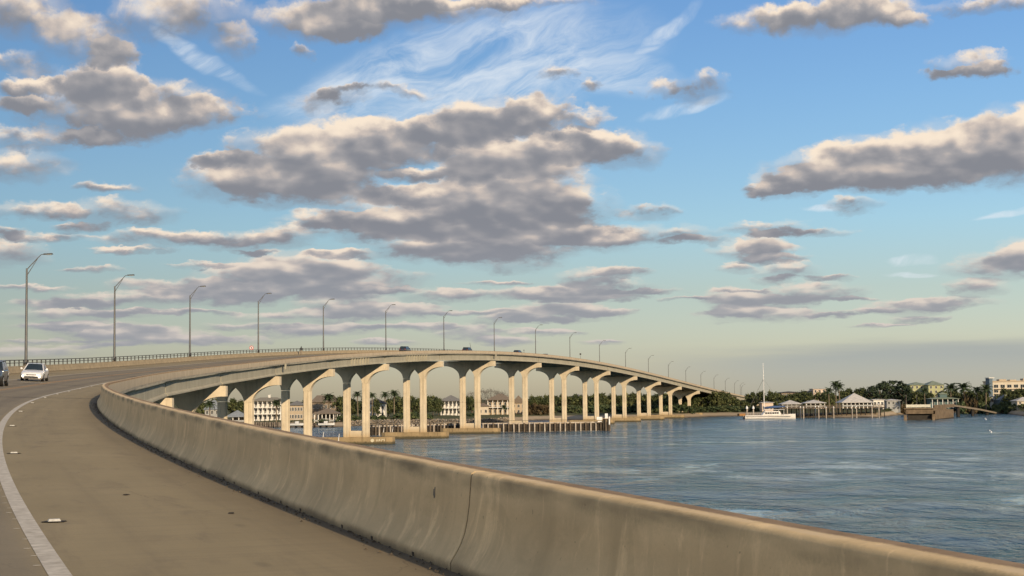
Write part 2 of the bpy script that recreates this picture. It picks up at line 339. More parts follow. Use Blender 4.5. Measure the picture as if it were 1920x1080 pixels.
def concrete_wall(name, base, grime, stain_top=True, top=0.80, outer=(0.46, 0.38, 0.27)):
    """weathered cast concrete; texture coordinates are metres along and metres up the profile"""
    m = bpy.data.materials.new(name); m.use_nodes = True; t = NT(m.node_tree); b = t.n['Principled BSDF']
    uv = t.new('ShaderNodeTexCoord').outputs['UV']; u, v, _ = t.sep(uv)
    n1, _ = t.noise(t.v('MULTIPLY', uv, (0.7, 1.2, 0)), 1.0, 5.0, 0.6)
    streak, _ = t.noise(t.v('MULTIPLY', uv, (2.6, 0.35, 0)), 1.0, 5.0, 0.62, 0.5)
    streak2, _ = t.noise(t.v('MULTIPLY', t.v('ADD', uv, (31.0, 4.0, 0)), (3.6, 1.3, 0)), 1.0, 6.0, 0.66, 0.7)
    fine, _ = t.noise(uv, 45.0, 6.0, 0.7)
    c = t.mix(t.mr(n1, 0.34, 0.68), tuple(x * 0.80 for x in base), tuple(min(1, x * 1.10) for x in base))
    c = t.mix(t.m('MULTIPLY', t.mr(streak, 0.5, 0.72, smooth=True), 0.45), c, tuple(x * 0.62 for x in base))
    drip = t.m('MULTIPLY', t.mr(streak2, 0.52, 0.70, smooth=True), 0.62)
    c = t.mix(drip, c, tuple(min(1, x * 1.4) for x in base))
    c = t.mix(t.m('MULTIPLY', t.mr(fine, 0.35, 0.75), 0.28), c, tuple(x * 0.7 for x in base))
    pits, _ = t.noise(uv, 130.0, 2.0, 0.5)
    c = t.mix(t.m('MULTIPLY', t.mr(pits, 0.66, 0.72), 0.5), c, tuple(x * 0.45 for x in base))
    edge = t.m('ADD', v, t.m('MULTIPLY', t.m('SUBTRACT', n1, 0.5), 0.12))
    edge = t.m('ADD', edge, t.m('MULTIPLY', t.m('SUBTRACT', fine, 0.5), 0.07))
    # dirt washed against the foot
    c = t.mix(t.mr(edge, 0.01, 0.10, 0.7, 0.0, smooth=True), c, grime)
    blot, _ = t.noise(t.v('MULTIPLY', t.v('ADD', uv, (5.0, 9.0, 0)), (1.7, 2.4, 0)), 1.0, 6.0, 0.65, 0.6)
    c = t.mix(t.m('MULTIPLY', t.mr(blot, 0.54, 0.66, smooth=True), 0.30), c, tuple(x * 0.62 for x in base))
    chip, _ = t.noise(uv, 17.0, 3.0, 0.5)
    c = t.mix(t.m('MULTIPLY', t.mr(chip, 0.70, 0.73), 0.6), c, tuple(x * 0.42 for x in base))
    if stain_top:
        # mossy band under the arris, pale worn arris, rust-brown lichen on top
        band, _ = t.noise(t.v('MULTIPLY', uv, (0.9, 3.0, 0)), 1.0, 3.0, 0.5)
        b1 = t.m('MULTIPLY', t.m('MULTIPLY', t.mr(edge, top - 0.20, top - 0.10, smooth=True), t.mr(edge, top - 0.06, top - 0.02, 1.0, 0.0)), t.mr(band, 0.42, 0.62))
        c = t.mix(t.m('MULTIPLY', b1, 0.65), c, (0.12, 0.10, 0.058))
        b2 = t.m('MULTIPLY', t.mr(edge, top - 0.045, top - 0.01, smooth=True), t.mr(edge, top + 0.05, top + 0.08, 1.0, 0.0))
        c = t.mix(t.m('MULTIPLY', b2, t.mr(streak, 0.62, 0.38, 0.0, 0.35)), c, (0.55, 0.45, 0.32))
        b3 = t.m('MULTIPLY', t.mr(edge, top + 0.03, top + 0.075, smooth=True), t.mr(v, top + 0.24, top + 0.26, 1.0, 0.0))
        rust = t.mix(t.mr(streak2, 0.35, 0.65), (0.155, 0.10, 0.055), (0.25, 0.17, 0.10))
        c = t.mix(t.m('MULTIPLY', b3, 0.9), c, rust)
        oc_ = t.mix(t.mr(streak, 0.35, 0.7), outer, tuple(x * 0.66 for x in outer)); oc_ = t.mix(t.m('MULTIPLY', t.mr(streak2, 0.5, 0.75), 0.5), oc_, tuple(min(1, x * 1.25) for x in outer))
        c = t.mix(t.mr(v, top + 0.25, top + 0.27), c, oc_)
    t.put(b.inputs['Base Color'], c); b.inputs['Roughness'].default_value = 0.88; b.inputs['Specular IOR Level'].default_value = 0.25
    hgt = t.m('ADD', t.m('MULTIPLY', fine, 0.5), t.m('MULTIPLY', n1, 0.8))
    hgt = t.m('SUBTRACT', hgt, t.m('MULTIPLY', t.mr(pits, 0.64, 0.72), 0.5))
    bn = t.new('ShaderNodeBump'); bn.inputs['Strength'].default_value = 0.35; bn.inputs['Distance'].default_value = 0.012; t.put(bn.inputs['Height'], hgt); t.put(b.inputs['Normal'], bn.outputs[0])
    MAT[name] = m; return m
M_BAR = concrete_wall('barrier_concrete', (0.68, 0.495, 0.262), (0.085, 0.06, 0.035))
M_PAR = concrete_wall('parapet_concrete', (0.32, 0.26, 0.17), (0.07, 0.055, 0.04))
def stained(name, base, dark, tide=None, streaks=0.5):
    """cast concrete with run-off streaks and, in the water, a band of tide growth"""
    m = bpy.data.materials.new(name); m.use_nodes = True; t = NT(m.node_tree); b = t.n['Principled BSDF']
    oc = t.new('ShaderNodeTexCoord').outputs['Object']; pos = t.new('ShaderNodeNewGeometry').outputs['Position']; pz = t.sep(pos)[2]
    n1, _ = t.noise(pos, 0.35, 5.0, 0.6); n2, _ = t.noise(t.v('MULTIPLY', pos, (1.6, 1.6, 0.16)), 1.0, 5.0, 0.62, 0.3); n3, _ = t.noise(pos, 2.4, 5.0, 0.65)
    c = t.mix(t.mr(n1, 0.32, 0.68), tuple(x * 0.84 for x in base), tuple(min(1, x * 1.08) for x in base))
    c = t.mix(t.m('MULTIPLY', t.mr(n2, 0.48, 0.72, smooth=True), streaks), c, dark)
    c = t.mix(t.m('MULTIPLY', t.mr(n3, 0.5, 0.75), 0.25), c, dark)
    if tide:
        zz = t.m('ADD', pz, t.m('ADD', t.m('MULTIPLY', t.m('SUBTRACT', n3, 0.5), 0.7), t.m('MULTIPLY', t.m('SUBTRACT', n2, 0.5), 0.6)))
        c = t.mix(t.mr(zz, tide[0], tide[1], 0.9, 0.0, smooth=True), c, tide[2])
    t.put(b.inputs['Base Color'], c); b.inputs['Roughness'].default_value = 0.88; b.inputs['Specular IOR Level'].default_value = 0.2
    bn = t.new('ShaderNodeBump'); bn.inputs['Strength'].default_value = 0.3; bn.inputs['Distance'].default_value = 0.05; t.put(bn.inputs['Height'], n3); t.put(b.inputs['Normal'], bn.outputs[0])
    MAT[name] = m; return m
M_CON = stained('pier_concrete', (0.61, 0.515, 0.365), (0.38, 0.305, 0.20), (1.5, 3.2, (0.42, 0.32, 0.19)))
M_FOOT = stained('footing_concrete', (0.34, 0.25, 0.135), (0.15, 0.11, 0.06), (0.25, 0.85, (0.055, 0.05, 0.03)), 0.7)
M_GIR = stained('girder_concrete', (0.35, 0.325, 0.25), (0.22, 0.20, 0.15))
M_SLAB = pmat('slab_concrete', (0.30, 0.27, 0.21), 0.9, var=0.14, scale=0.5, bump=0.1)
M_JOINT = pmat('joint_rubber', (0.03, 0.026, 0.02), 0.9)
M_WHITE = pmat('white_road_paint', (0.56, 0.51, 0.42), 0.75, col2=(0.34, 0.30, 0.235), scale=9, bump=0.15)
M_YELLOW = pmat('yellow_road_paint', (0.42, 0.24, 0.09), 0.75, var=0.25, scale=4)
M_STEEL = pmat('galvanised_steel', (0.11, 0.105, 0.095), 0.55, 0.5, var=0.1, scale=1)  # darkened base colour: holds the railing's backlit shade
M_POLE = pmat('lamp_pole_aluminium', (0.135, 0.135, 0.13), 0.5, 0.35, var=0.12, scale=0.8)
M_DARKSTEEL = pmat('dark_painted_steel', (0.075, 0.07, 0.06), 0.6, 0.2)

# ------------------------------------------------------------------ bridge alignment
W_SH, DECK_W, BAR_H = 2.675, 14.30, 0.712
LAMP_S0, LAMP_DS, PIER_S0, SPAN = 169.762, 49.516, 169.93, 49.5484
KK = np.array([-20,15,50,90,130,180,230,300,400,520,650,800,1000,1120,1250.])
KV = np.array([0.096,0.2349,0.1539,0.0746,0.1673,0.1772,0.1171,0.1471,0.1368,-0.0216,0.0103,-0.0082,-0.0139,-0.1263,-0.1248]) / 100
ZK = np.array([-20,20,60,110,170,240,320,400,500,600,720,850,1000,1120,1250.])
ZV = np.array([8.3041,9.2426,10.1301,11.0568,12.7436,15.2513,18.6088,21.629,23.513,22.5759,18.7132,13.5857,8.8693,6.1486,4.9699])
EK = np.array([-20,60,130,200,300,500,1250.])
EV = np.array([-1.454,2.4327,5.4635,4.6315,4.5064,0.578,-1.1422]) / 100
def spline(xk, yk, x):
    n = len(xk); h = np.diff(xk); A = np.zeros((n, n)); r = np.zeros(n); A[0, 0] = A[-1, -1] = 1
    for i in range(1, n - 1):
        A[i, i-1] = h[i-1]; A[i, i] = 2*(h[i-1]+h[i]); A[i, i+1] = h[i]; r[i] = 6*((yk[i+1]-yk[i])/h[i]-(yk[i]-yk[i-1])/h[i-1])
    m = np.linalg.solve(A, r); i = np.clip(np.searchsorted(xk, x)-1, 0, n-2); t = x-xk[i]; u = xk[i+1]-x
    return (m[i]*u**3+m[i+1]*t**3)/(6*h[i])+(yk[i]/h[i]-m[i]*h[i]/6)*u+(yk[i+1]/h[i]-m[i+1]*h[i]/6)*t
SG = np.arange(-80, 1251, 1.0)
_k = np.interp(SG, KK, KV)
_z = spline(ZK, ZV, np.clip(SG, -20, 1250)); _sl = _z[62] - _z[61]; _z = np.where(SG < -20, _z[60] + (SG + 20) * _sl, _z)
_e = np.interp(SG, EK, EV)
_p = np.concatenate([[0], np.cumsum((_k[1:] + _k[:-1]) / 2)]); _p += R(-20.8883) - _p[80]
_x = np.concatenate([[0], np.cumsum((np.sin(_p)[1:] + np.sin(_p)[:-1]) / 2)]); _y = np.concatenate([[0], np.cumsum((np.cos(_p)[1:] + np.cos(_p)[:-1]) / 2)])
_x += 1.2086 - _x[80]; _y += 7.313 - _y[80]
def al(s): return [float(np.interp(s, SG, a)) for a in (_x, _y, _z, _e, _p)]
def wp(s, off, h=0.0):          # a point off metres left of the right barrier's foot, h above the deck
    x, y, z, e, p = al(s)
    return (x - off * math.cos(p), y + off * math.sin(p), z + e * off + h)
def sweep(mb, s0, s1, prof, step, closed=True, ends=True, arc=True):
    n = max(1, int(math.ceil((s1 - s0) / step))); rings = []
    vv = [0.0]
    for a, b in zip(prof, prof[1:]): vv.append(vv[-1] + math.hypot(b[0]-a[0], b[1]-a[1]))
    for i in range(n + 1):
        s = s0 + (s1 - s0) * i / n
        rings.append([mb.vert(wp(s, o, h), (s, vv[j] if arc else o)) for j, (o, h) in enumerate(prof)])
    k = len(prof)
    for a, b in zip(rings, rings[1:]):
        for j in range(k if closed else k - 1): mb.face((a[j], a[(j+1) % k], b[(j+1) % k], b[j]))
    if ends and closed: mb.face(rings[0]); mb.face(list(reversed(rings[-1])))
def step_at(s): return 1.0 if s < 60 else (2.5 if s < 200 else 6.0)

# ------------------------------------------------------------------ water, ground
def img_x(px, Y, row=770): return ray(px, row)[0] * Y       # metres right of the view axis, at a distance
def depth_of(px, row, z=0.0): return (z - CAM_H) / ray(px, row)[1]
def zrow(row, d, px): return CAM_H + ray(px, row)[1] * d
def skyline(px): return 747.0 + (px - 960) * math.tan(ROLL)
m = bpy.data.materials.new('sea_water'); m.use_nodes = True; t = NT(m.node_tree); b = t.n['Principled BSDF']
pos = t.new('ShaderNodeNewGeometry').outputs['Position']
lane, _ = t.noise(t.v('MULTIPLY', pos, (0.010, 0.026, 0)), 1.0, 4.0, 0.6, 0.8)
lane2, _ = t.noise(t.v('MULTIPLY', pos, (0.085, 0.055, 0)), 1.0, 6.0, 0.66, 0.5)
chop, _ = t.noise(t.v('MULTIPLY', pos, (0.50, 0.24, 0)), 1.0, 6.0, 0.62, 0.3)
swell, _ = t.noise(t.v('MULTIPLY', pos, (0.16, 0.085, 0)), 1.0, 4.0, 0.55, 0.3)
ruff = t.mr(t.m('ADD', t.m('MULTIPLY', lane, 0.38), t.m('MULTIPLY', lane2, 0.62)), 0.40, 0.56, smooth=True)   # smooth slicks and wind-ruffled lanes
hgt = t.m('ADD', t.m('MULTIPLY', chop, t.mr(ruff, 0, 1, 0.03, 1.5)), t.m('MULTIPLY', swell, t.mr(ruff, 0, 1, 0.3, 3.4)))
bn = t.new('ShaderNodeBump'); bn.inputs['Strength'].default_value = 1.0; bn.inputs['Distance'].default_value = 0.70; t.put(bn.inputs['Height'], hgt); t.put(b.inputs['Normal'], bn.outputs[0])
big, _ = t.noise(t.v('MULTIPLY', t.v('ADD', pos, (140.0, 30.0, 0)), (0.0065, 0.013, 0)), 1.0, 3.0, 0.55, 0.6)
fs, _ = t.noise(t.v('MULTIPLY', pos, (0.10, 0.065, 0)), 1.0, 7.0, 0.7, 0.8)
pale_streaks = t.m('MULTIPLY', t.mr(big, 0.44, 0.62, smooth=True), t.mr(fs, 0.46, 0.66, smooth=True))       # broken pale streaks mixed into the water colour
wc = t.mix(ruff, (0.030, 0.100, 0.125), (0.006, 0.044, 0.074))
t.put(b.inputs['Base Color'], t.mix(t.m('MULTIPLY', pale_streaks, 0.8), wc, (0.42, 0.50, 0.50)))
t.put(b.inputs['Roughness'], t.mr(ruff, 0, 1, 0.12, 0.16)); b.inputs['IOR'].default_value = 1.333; b.inputs['Specular IOR Level'].default_value = 0.5
M_WATER = m
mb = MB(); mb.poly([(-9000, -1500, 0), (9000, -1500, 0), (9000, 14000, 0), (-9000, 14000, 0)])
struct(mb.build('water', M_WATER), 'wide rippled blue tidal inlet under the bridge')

# far shore: (column, distance of the waterline)
SH = [(-4200, 380), (-1500, 500), (-400, 600), (300, 650), (560, 615), (640, 608), (700, 655), (900, 635), (960, 700), (1010, 740), (1120, 738), (1200, 736), (1272, 754), (1333, 796), (1400, 800),
      (1480, 722), (1640, 700), (1680, 775), (1720, 815), (1790, 842), (1870, 822), (1915, 690), (2100, 680), (2600, 640), (3400, 580), (5200, 400)]
SHX = [a for a, _ in SH]; SHD = [d for _, d in SH]
# an earlier survey of the same shore; distances of things on land were noted against it
SH0 = [(-4200, 330), (300, 536), (560, 541), (640, 548), (700, 580), (900, 585), (960, 640), (1010, 690), (1120, 700), (1200, 705), (1272, 722), (1333, 764), (1400, 775), (1480, 732), (1640, 730), (1680, 790), (1720, 845), (1790, 893), (1870, 890), (1915, 775), (2100, 760), (5200, 420)]
def shore(px): return float(np.interp(px, SHX, SHD))
def DD(px, d): 
    o = float(np.interp(px, [a for a, _ in SH0], [q for _, q in SH0])); return shore(px) + (d - o) * max(0.9, min(1.15, shore(px) / o))
def ground_z(X, Y):
    px = 962.6 + X / Y * FPX; d = Y - shore(px)
    return float(np.interp(d, [-30, 0, 6, 22, 60, 400], [-2.0, 0.0, 0.5, 1.9, 2.4, 3.0]))
m = bpy.data.materials.new('shore_ground'); m.use_nodes = True; t = NT(m.node_tree); b = t.n['Principled BSDF']
pos = t.new('ShaderNodeNewGeometry').outputs['Position']; _, _, pz = t.sep(pos)
n1, _ = t.noise(t.v('MULTIPLY', pos, (0.12, 0.12, 0.5)), 1.0, 5.0, 0.6); n2, _ = t.noise(t.v('MULTIPLY', pos, (1, 1, 1)), 1.3, 4.0, 0.6)
zz = t.m('ADD', pz, t.m('MULTIPLY', t.m('SUBTRACT', n1, 0.5), 1.1))
sand = t.mix(t.mr(n2, 0.3, 0.7), (0.30, 0.235, 0.155), (0.38, 0.30, 0.20))
wet = t.mix(t.mr(zz, 0.0, 0.7), (0.085, 0.066, 0.045), sand)
grass = t.mix(t.mr(n2, 0.3, 0.7), (0.05, 0.060, 0.024), (0.11, 0.10, 0.045))
t.put(b.inputs['Base Color'], t.mix(t.mr(zz, 1.55, 1.95), wet, grass)); b.inputs['Roughness'].default_value = 0.95; b.inputs['Specular IOR Level'].default_value = 0.1
M_GROUND = m
mb = MB(); cols = []
pxs = sorted(set(list(range(-4200, 5201, 100)) + list(range(200, 2000, 20))))
for px in pxs:
    sdist = shore(px); c = []
    for dd in (-30, -8, 0, 3, 6, 12, 22, 40, 60, 130, 400, 1500, 6000, 12000):
        Y = sdist + dd; X = img_x(px, Y); c.append(mb.vert((X, Y, ground_z(X, Y) + (0.25 * math.sin(X * 0.31) * math.sin(Y * 0.23) if 3 <= dd < 200 else 0))))
    cols.append(c)
for a, b_ in zip(cols, cols[1:]):
    for j in range(len(a) - 1): mb.face((a[j], b_[j], b_[j+1], a[j+1]))
struct(mb.build('ground', M_GROUND, smooth=True), 'sandy far shore with grass behind the beach')

# ------------------------------------------------------------------ the bridge
bridge = thing('bridge', 'long concrete road bridge curving over the water on arched twin-column piers', 'bridge')
S_BEG, S_END = -70.0, 1245.0
pier_ks = list(range(-4, 22)); pier_s = [PIER_S0 + k * SPAN for k in pier_ks]
G_BOT = -1.98
def girder_profile():
    return [(-0.33, G_BOT), (0.33, G_BOT), (0.33, G_BOT+0.16), (0.11, G_BOT+0.36), (0.11, -0.62), (0.30, -0.44), (0.55, -0.36), (0.55, -0.232), (-0.55, -0.232), (-0.55, -0.36), (-0.30, -0.44), (-0.11, -0.62), (-0.11, G_BOT+0.36), (-0.33, G_BOT+0.16)]
GOFF = [0.42 + i * (DECK_W - 0.84) / 5 for i in range(6)]
ends = [S_BEG] + [s for s in pier_s if S_BEG < s < S_END] + [S_END]
for i, (a, b_) in enumerate(zip(ends, ends[1:])):
    mb = MB()
    sweep(mb, a + 0.012, b_ - 0.012, [(-0.43, -0.006), (-0.43, -0.23), (DECK_W + 0.43, -0.23), (DECK_W + 0.43, -0.006)], step_at(a))
    span = mb.build('deck_span', M_SLAB, bridge)
    if b_ < 0 or a > 1150: continue
    for gi, off in enumerate(GOFF):
        g = MB(); pa, pb = Vector(wp(a + 0.25, off)), Vector(wp(b_ - 0.25, off))
        d = (pb - pa); d.z = 0; d.normalize(); r = Vector((d.y, -d.x, 0))
        # the beams are straight between piers; the slab curves over them
        n = 8; rings = []
        for q in range(n + 1):
            c = pa.lerp(pb, q / n); zc = wp(a + 0.25 + (b_ - a - 0.5) * q / n, off)[2]
            rings.append([g.vert((c.x + r.x * x, c.y + r.y * x, zc + z)) for x, z in girder_profile()])
        k = len(rings[0])
        for ra, rb in zip(rings, rings[1:]):
            for j in range(k): g.face((ra[j], ra[(j+1) % k], rb[(j+1) % k], rb[j]))
        g.face(rings[0]); g.face(list(reversed(rings[-1])))
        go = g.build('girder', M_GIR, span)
    # cross diaphragms at third points
    for fr in (0.02, 0.35, 0.65, 0.98):
        dm = MB(); s = a + (b_ - a) * fr; o0, o1 = GOFF[0], GOFF[-1]
        p0, p1 = Vector(wp(s, o0 + 0.2)), Vector(wp(s, o1 - 0.2)); x, y, z, e, ps = al(s); f = Vector((math.sin(ps), math.cos(ps), 0)) * 0.12
        dm.hexa([p0 - f + Vector((0, 0, -1.7)), p1 - f + Vector((0, 0, -1.7)), p1 + f + Vector((0, 0, -1.7)), p0 + f + Vector((0, 0, -1.7))],
                [p0 - f + Vector((0, 0, -0.5)), p1 - f + Vector((0, 0, -0.5)), p1 + f + Vector((0, 0, -0.5)), p0 + f + Vector((0, 0, -0.5))])
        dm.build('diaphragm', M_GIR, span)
# vertical stiffening ribs on the outer beam near two of the piers
for s0, s1, n in ((336, 351, 7), (386, 404, 9)):
    for i in range(n):
        s = s0 + (s1 - s0) * i / (n - 1); k = math.floor((s - PIER_S0) / SPAN); sa, sb = PIER_S0 + k * SPAN + 0.25, PIER_S0 + (k + 1) * SPAN - 0.25
        pa, pb = Vector(wp(sa, GOFF[0])), Vector(wp(sb, GOFF[0])); c = pa.lerp(pb, (s - sa) / (sb - sa)); zc = wp(s, GOFF[0])[2]
        d = (pb - pa).normalized(); r = Vector((d.y, -d.x, 0)).normalized()
        rb = MB(); c.z = 0
        rb.hexa([c + r*0.12 - d*0.10 + Vector((0,0,zc+G_BOT+.02)), c + r*0.12 + d*0.10 + Vector((0,0,zc+G_BOT+.02)), c + r*0.46 + d*0.10 + Vector((0,0,zc+G_BOT+.10)), c + r*0.46 - d*0.10 + Vector((0,0,zc+G_BOT+.10))],
                [c + r*0.12 - d*0.10 + Vector((0,0,zc-.40)), c + r*0.12 + d*0.10 + Vector((0,0,zc-.40)), c + r*0.50 + d*0.10 + Vector((0,0,zc-.40)), c + r*0.50 - d*0.10 + Vector((0,0,zc-.40))])
        rb.build('girder_rib', M_GIR, bridge)

# piers: flared caps on two grooved columns
SEP, CAPH, COLW, COLT = 4.538, DECK_W / 2 + 0.5, 1.42, 1.75
def arc(x0, z0, x1, z1, n, kind):       # kind 0: vertical tangent at the start, level at the end
    return [(x0 + (x1 - x0) * (1 - math.cos(t)), z0 + (z1 - z0) * math.sin(t)) for t in [math.pi / 2 * i / n for i in range(n + 1)]]
first = True
for k, s in zip(pier_ks, pier_s):
    if s < -40 or s > 1180: continue
    x, y, z, e, ps = al(s); cx, cy, zc = wp(s, DECK_W / 2, 0)
    gz = ground_z(cx, cy) if cy > 100 else -1
    top = zc + G_BOT - 0.16; base = max(1.62, gz - 0.2 if gz > 0.5 else 1.62)
    neck = min(4.55, top - base - 0.3); 
    if neck < 1.6: neck = 1.6
    tip = min(1.45, neck * 0.6); f = neck / 4.55
    xi, xo = SEP / 2 - COLW / 2, SEP / 2 + COLW / 2
    outer = arc(xo, -neck, CAPH, -tip, 12, 0)
    inner = arc(xi, -neck, 0.0, -neck + 2.55 * f, 9, 1)
    inner = [(xi * (1 - (i / 9) ** 1.9), -neck + 2.5 * f * (i / 9)) for i in range(10)]
    right = outer + [(CAPH, -0.12), (CAPH - 0.12, 0.0)]
    poly = [(0.0, 0.0)] + [(-x_, z_) for x_, z_ in reversed(right)][0:0]
    # two halves keep the outline simple; they share the middle section
    mb = MB(); T = COLT / 2
    for sg in (1, -1):
        pl = [(sg * x_, z_) for x_, z_ in (list(reversed(inner)) + right + [(0.0, 0.0)])]
        # triangulate the half as strips between lower outline and top
        low = list(reversed(inner)) + outer
        low = [(sg * x_, z_) for x_, z_ in low]
        for yy in (-T, T):
            tops = [mb.vert((px_, yy, -0.0)) for px_, _ in low]; bots = [mb.vert((px_, yy, pz_)) for px_, pz_ in low]
            for j in range(len(low) - 1): 
                if abs(low[j][0] - low[j+1][0]) > 1e-6: mb.face((bots[j], bots[j+1], tops[j+1], tops[j]))
        def quad(a_, b2): mb.poly([(a_[0], -T, a_[1]), (b2[0], -T, b2[1]), (b2[0], T, b2[1]), (a_[0], T, a_[1])])
        for j in range(len(low) - 1): quad(low[j], low[j+1])
        quad((low[-1][0], low[-1][1]), (low[-1][0], 0.0))
        quad((0.0, 0.0), (low[-1][0], 0.0))
    mb.v = [(vx, vy, vz - e * vx) for vx, vy, vz in mb.v]
    me = mb.mesh('pier', M_CON)
    bm = bmesh.new(); bm.from_mesh(me); bmesh.ops.remove_doubles(bm, verts=bm.verts, dist=0.002); bmesh.ops.recalc_face_normals(bm, faces=bm.faces); bm.to_mesh(me); bm.free()
    pier = link('pier', me, bridge); pier.location = (cx, cy, top); pier.rotation_euler = (0, 0, -ps)
    hcol = top - neck - base
    if hcol > 0.2:
        for sg in (1, -1):
            c = MB(); x0 = sg * SEP / 2; z0, z1 = -neck - hcol, -neck - 0.04; g = 0.05
            a, t_ = COLW / 2, T
            ch = 0.10
            ring = [(-a+ch,-t_),(-.14,-t_),(-.10,-t_+g),(.10,-t_+g),(.14,-t_),(a-ch,-t_),(a,-t_+ch),(a,-.16),(a-g,-.12),(a-g,.12),(a,.16),(a,t_-ch),(a-ch,t_),(.14,t_),(.10,t_-g),(-.10,t_-g),(-.14,t_),(-a+ch,t_),(-a,t_-ch),(-a,.16),(-a+g,.12),(-a+g,-.12),(-a,-.16),(-a,-t_+ch)]
            nj = max(1, int(hcol // 7))
            for q in range(nj):
                za = z0 + (z1 - z0) * q / nj + (0.03 if q else 0); zb = z0 + (z1 - z0) * (q + 1) / nj - (0.03 if q < nj - 1 else 0)
                c.hexa([(x0 + u, v_, za) for u, v_ in ring], [(x0 + u, v_, zb) for u, v_ in ring])
                if q < nj - 1: c.box(x0 - a + .12, x0 + a - .12, -t_ + .12, t_ - .12, zb - .02, zb + .08)
            c.box(x0 - a + .12, x0 + a - .12, -t_ + .12, t_ - .12, z1 - .02, z1 + .06)
            c.build('column', M_CON, pier)
        if base < 2.2 and hcol > 2:
            c = MB(); c.box(-xi + 0.004, xi - 0.004, -0.55, 0.55, z0, z0 + 1.45); c.build('column_strut', M_CON, pier, bevel=0.05)
            c = MB(); 
            L_ = 8.85; hh = base + 1.2; pts = []
            for qx, qy in ((L_-1.2, -2.0), (L_, -1.4), (L_, 1.4), (L_-1.2, 2.0), (-L_+1.2, 2.0), (-L_, 1.4), (-L_, -1.4), (-L_+1.2, -2.0)): pts.append((qx, qy))
            c.hexa([(u, v_, z0 - hh) for u, v_ in pts], [(u, v_, z0 - 0.004) for u, v_ in pts])
            fo = c.build('footing', M_FOOT, pier, bevel=0.14)
            if k == 4:
                tag(fo, 'mud-stained footing with pale graffiti at its right end')
                # spray-painted blot and strokes on the end of this footing
                gm = pmat('graffiti_paint', (0.62, 0.55, 0.38), 0.8)
                for gi, (gx, gw, gh, gzc) in enumerate([(4.3, 0.85, 0.8, -0.75), (5.35, 0.16, 0.62, -0.75), (5.65, 0.16, 0.60, -0.72), (6.0, 0.34, 0.45, -0.65), (6.45, 0.15, 0.62, -0.70), (6.8, 0.42, 0.2, -0.55), (7.15, 0.16, 0.6, -0.66)]):
                    gq = MB(); n_ = 12
                    gq.poly([(gx + gw * 0.5 * math.cos(2*math.pi*i/n_), -2.008, z0 + gzc + gh * 0.5 * math.sin(2*math.pi*i/n_) * (1 if gi == 0 else 1.1)) for i in range(n_)])
                    gq.build('graffiti', gm, pier)

# barrier panels (right, solid) with open joints
def barrier_profile(h=BAR_H):
    return [(0.0, -0.004), (0.0, 0.055), (-0.012, 0.075), (-0.045, 0.125), (-0.082, 0.19), (-0.113, 0.27), (-0.133, 0.36), (-0.150, 0.48), (-0.166, h - 0.035), (-0.176, h - 0.012), (-0.200, h), (-0.385, h + 0.004), (-0.410, h - 0.012), (-0.42, h - 0.05), (-0.432, -0.02), (-0.20, -0.02)]
PAN = SPAN / 3
joints = [PIER_S0 + i * PAN for i in range(-14, 66) if S_BEG < PIER_S0 + i * PAN < S_END]
for a, b_ in zip(joints, joints[1:]):
    mb = MB(); gap = 0.012; st = 0.5 if a < 40 else (1.5 if a < 120 else 4.0)
    sweep(mb, a + gap, b_ - gap, barrier_profile(), st)
    mb.build('barrier_panel', M_BAR, bridge, smooth=42)
for s in joints[:30]:       # dark filler in the joints
    mb = MB()
    sweep(mb, s - 0.0118, s + 0.0118, [(o - 0.005 if i < 9 else o, h - (0.005 if 0 < i < 13 else 0)) for i, (o, h) in enumerate(barrier_profile())][:14], 1.0, closed=False)
    mb.build('joint_filler', M_JOINT, bridge)
# drain slots along the foot of the near barrier
M_SLOT = pmat('drain_slot_dirt', (0.075, 0.056, 0.036), 0.95)
for i in range(34):
    s = 1.6 + i * 1.32 + 0.25 * math.sin(i * 2.3)
    p, q = wp(s - 0.025, 0.002, 0.004), wp(s + 0.025, 0.002, 0.004); p2, q2 = wp(s - 0.025, 0.006, 0.034), wp(s + 0.025, 0.006, 0.034)
    b0, b1, b2, b3 = wp(s - 0.025, -0.03, 0.004), wp(s + 0.025, -0.03, 0.004), wp(s - 0.025, -0.03, 0.038), wp(s + 0.025, -0.03, 0.038)
    d = MB(); d.hexa([p, q, b1, b0], [p2, q2, b3, b2]); d.build('drain_slot', M_SLOT, bridge)
# chip beside the nearest joint: flat patch with the hollow's shade painted in
q = MB(); cs, n_ = 5.62, 11; x, y, z, e, ps = al(cs)
pr = barrier_profile(); 
def face_pt(sv_, h): 
    o = float(np.interp(h, [p[1] for p in pr[1:9]], [p[0] for p in pr[1:9]])); return wp(sv_, o + 0.002, h)
q.poly([face_pt(cs + 0.028 * math.cos(6.283 * i / n_) * (1 + .35 * math.sin(i * 2.1)), 0.50 + 0.042 * math.sin(6.283 * i / n_) * (1 + .3 * math.cos(i * 1.7))) for i in range(n_)])
q.build('concrete_chip', pmat('chip_shadowed_aggregate', (0.10, 0.085, 0.06), .95, col2=(0.30, 0.25, 0.17), scale=60, bump=.6), bridge)
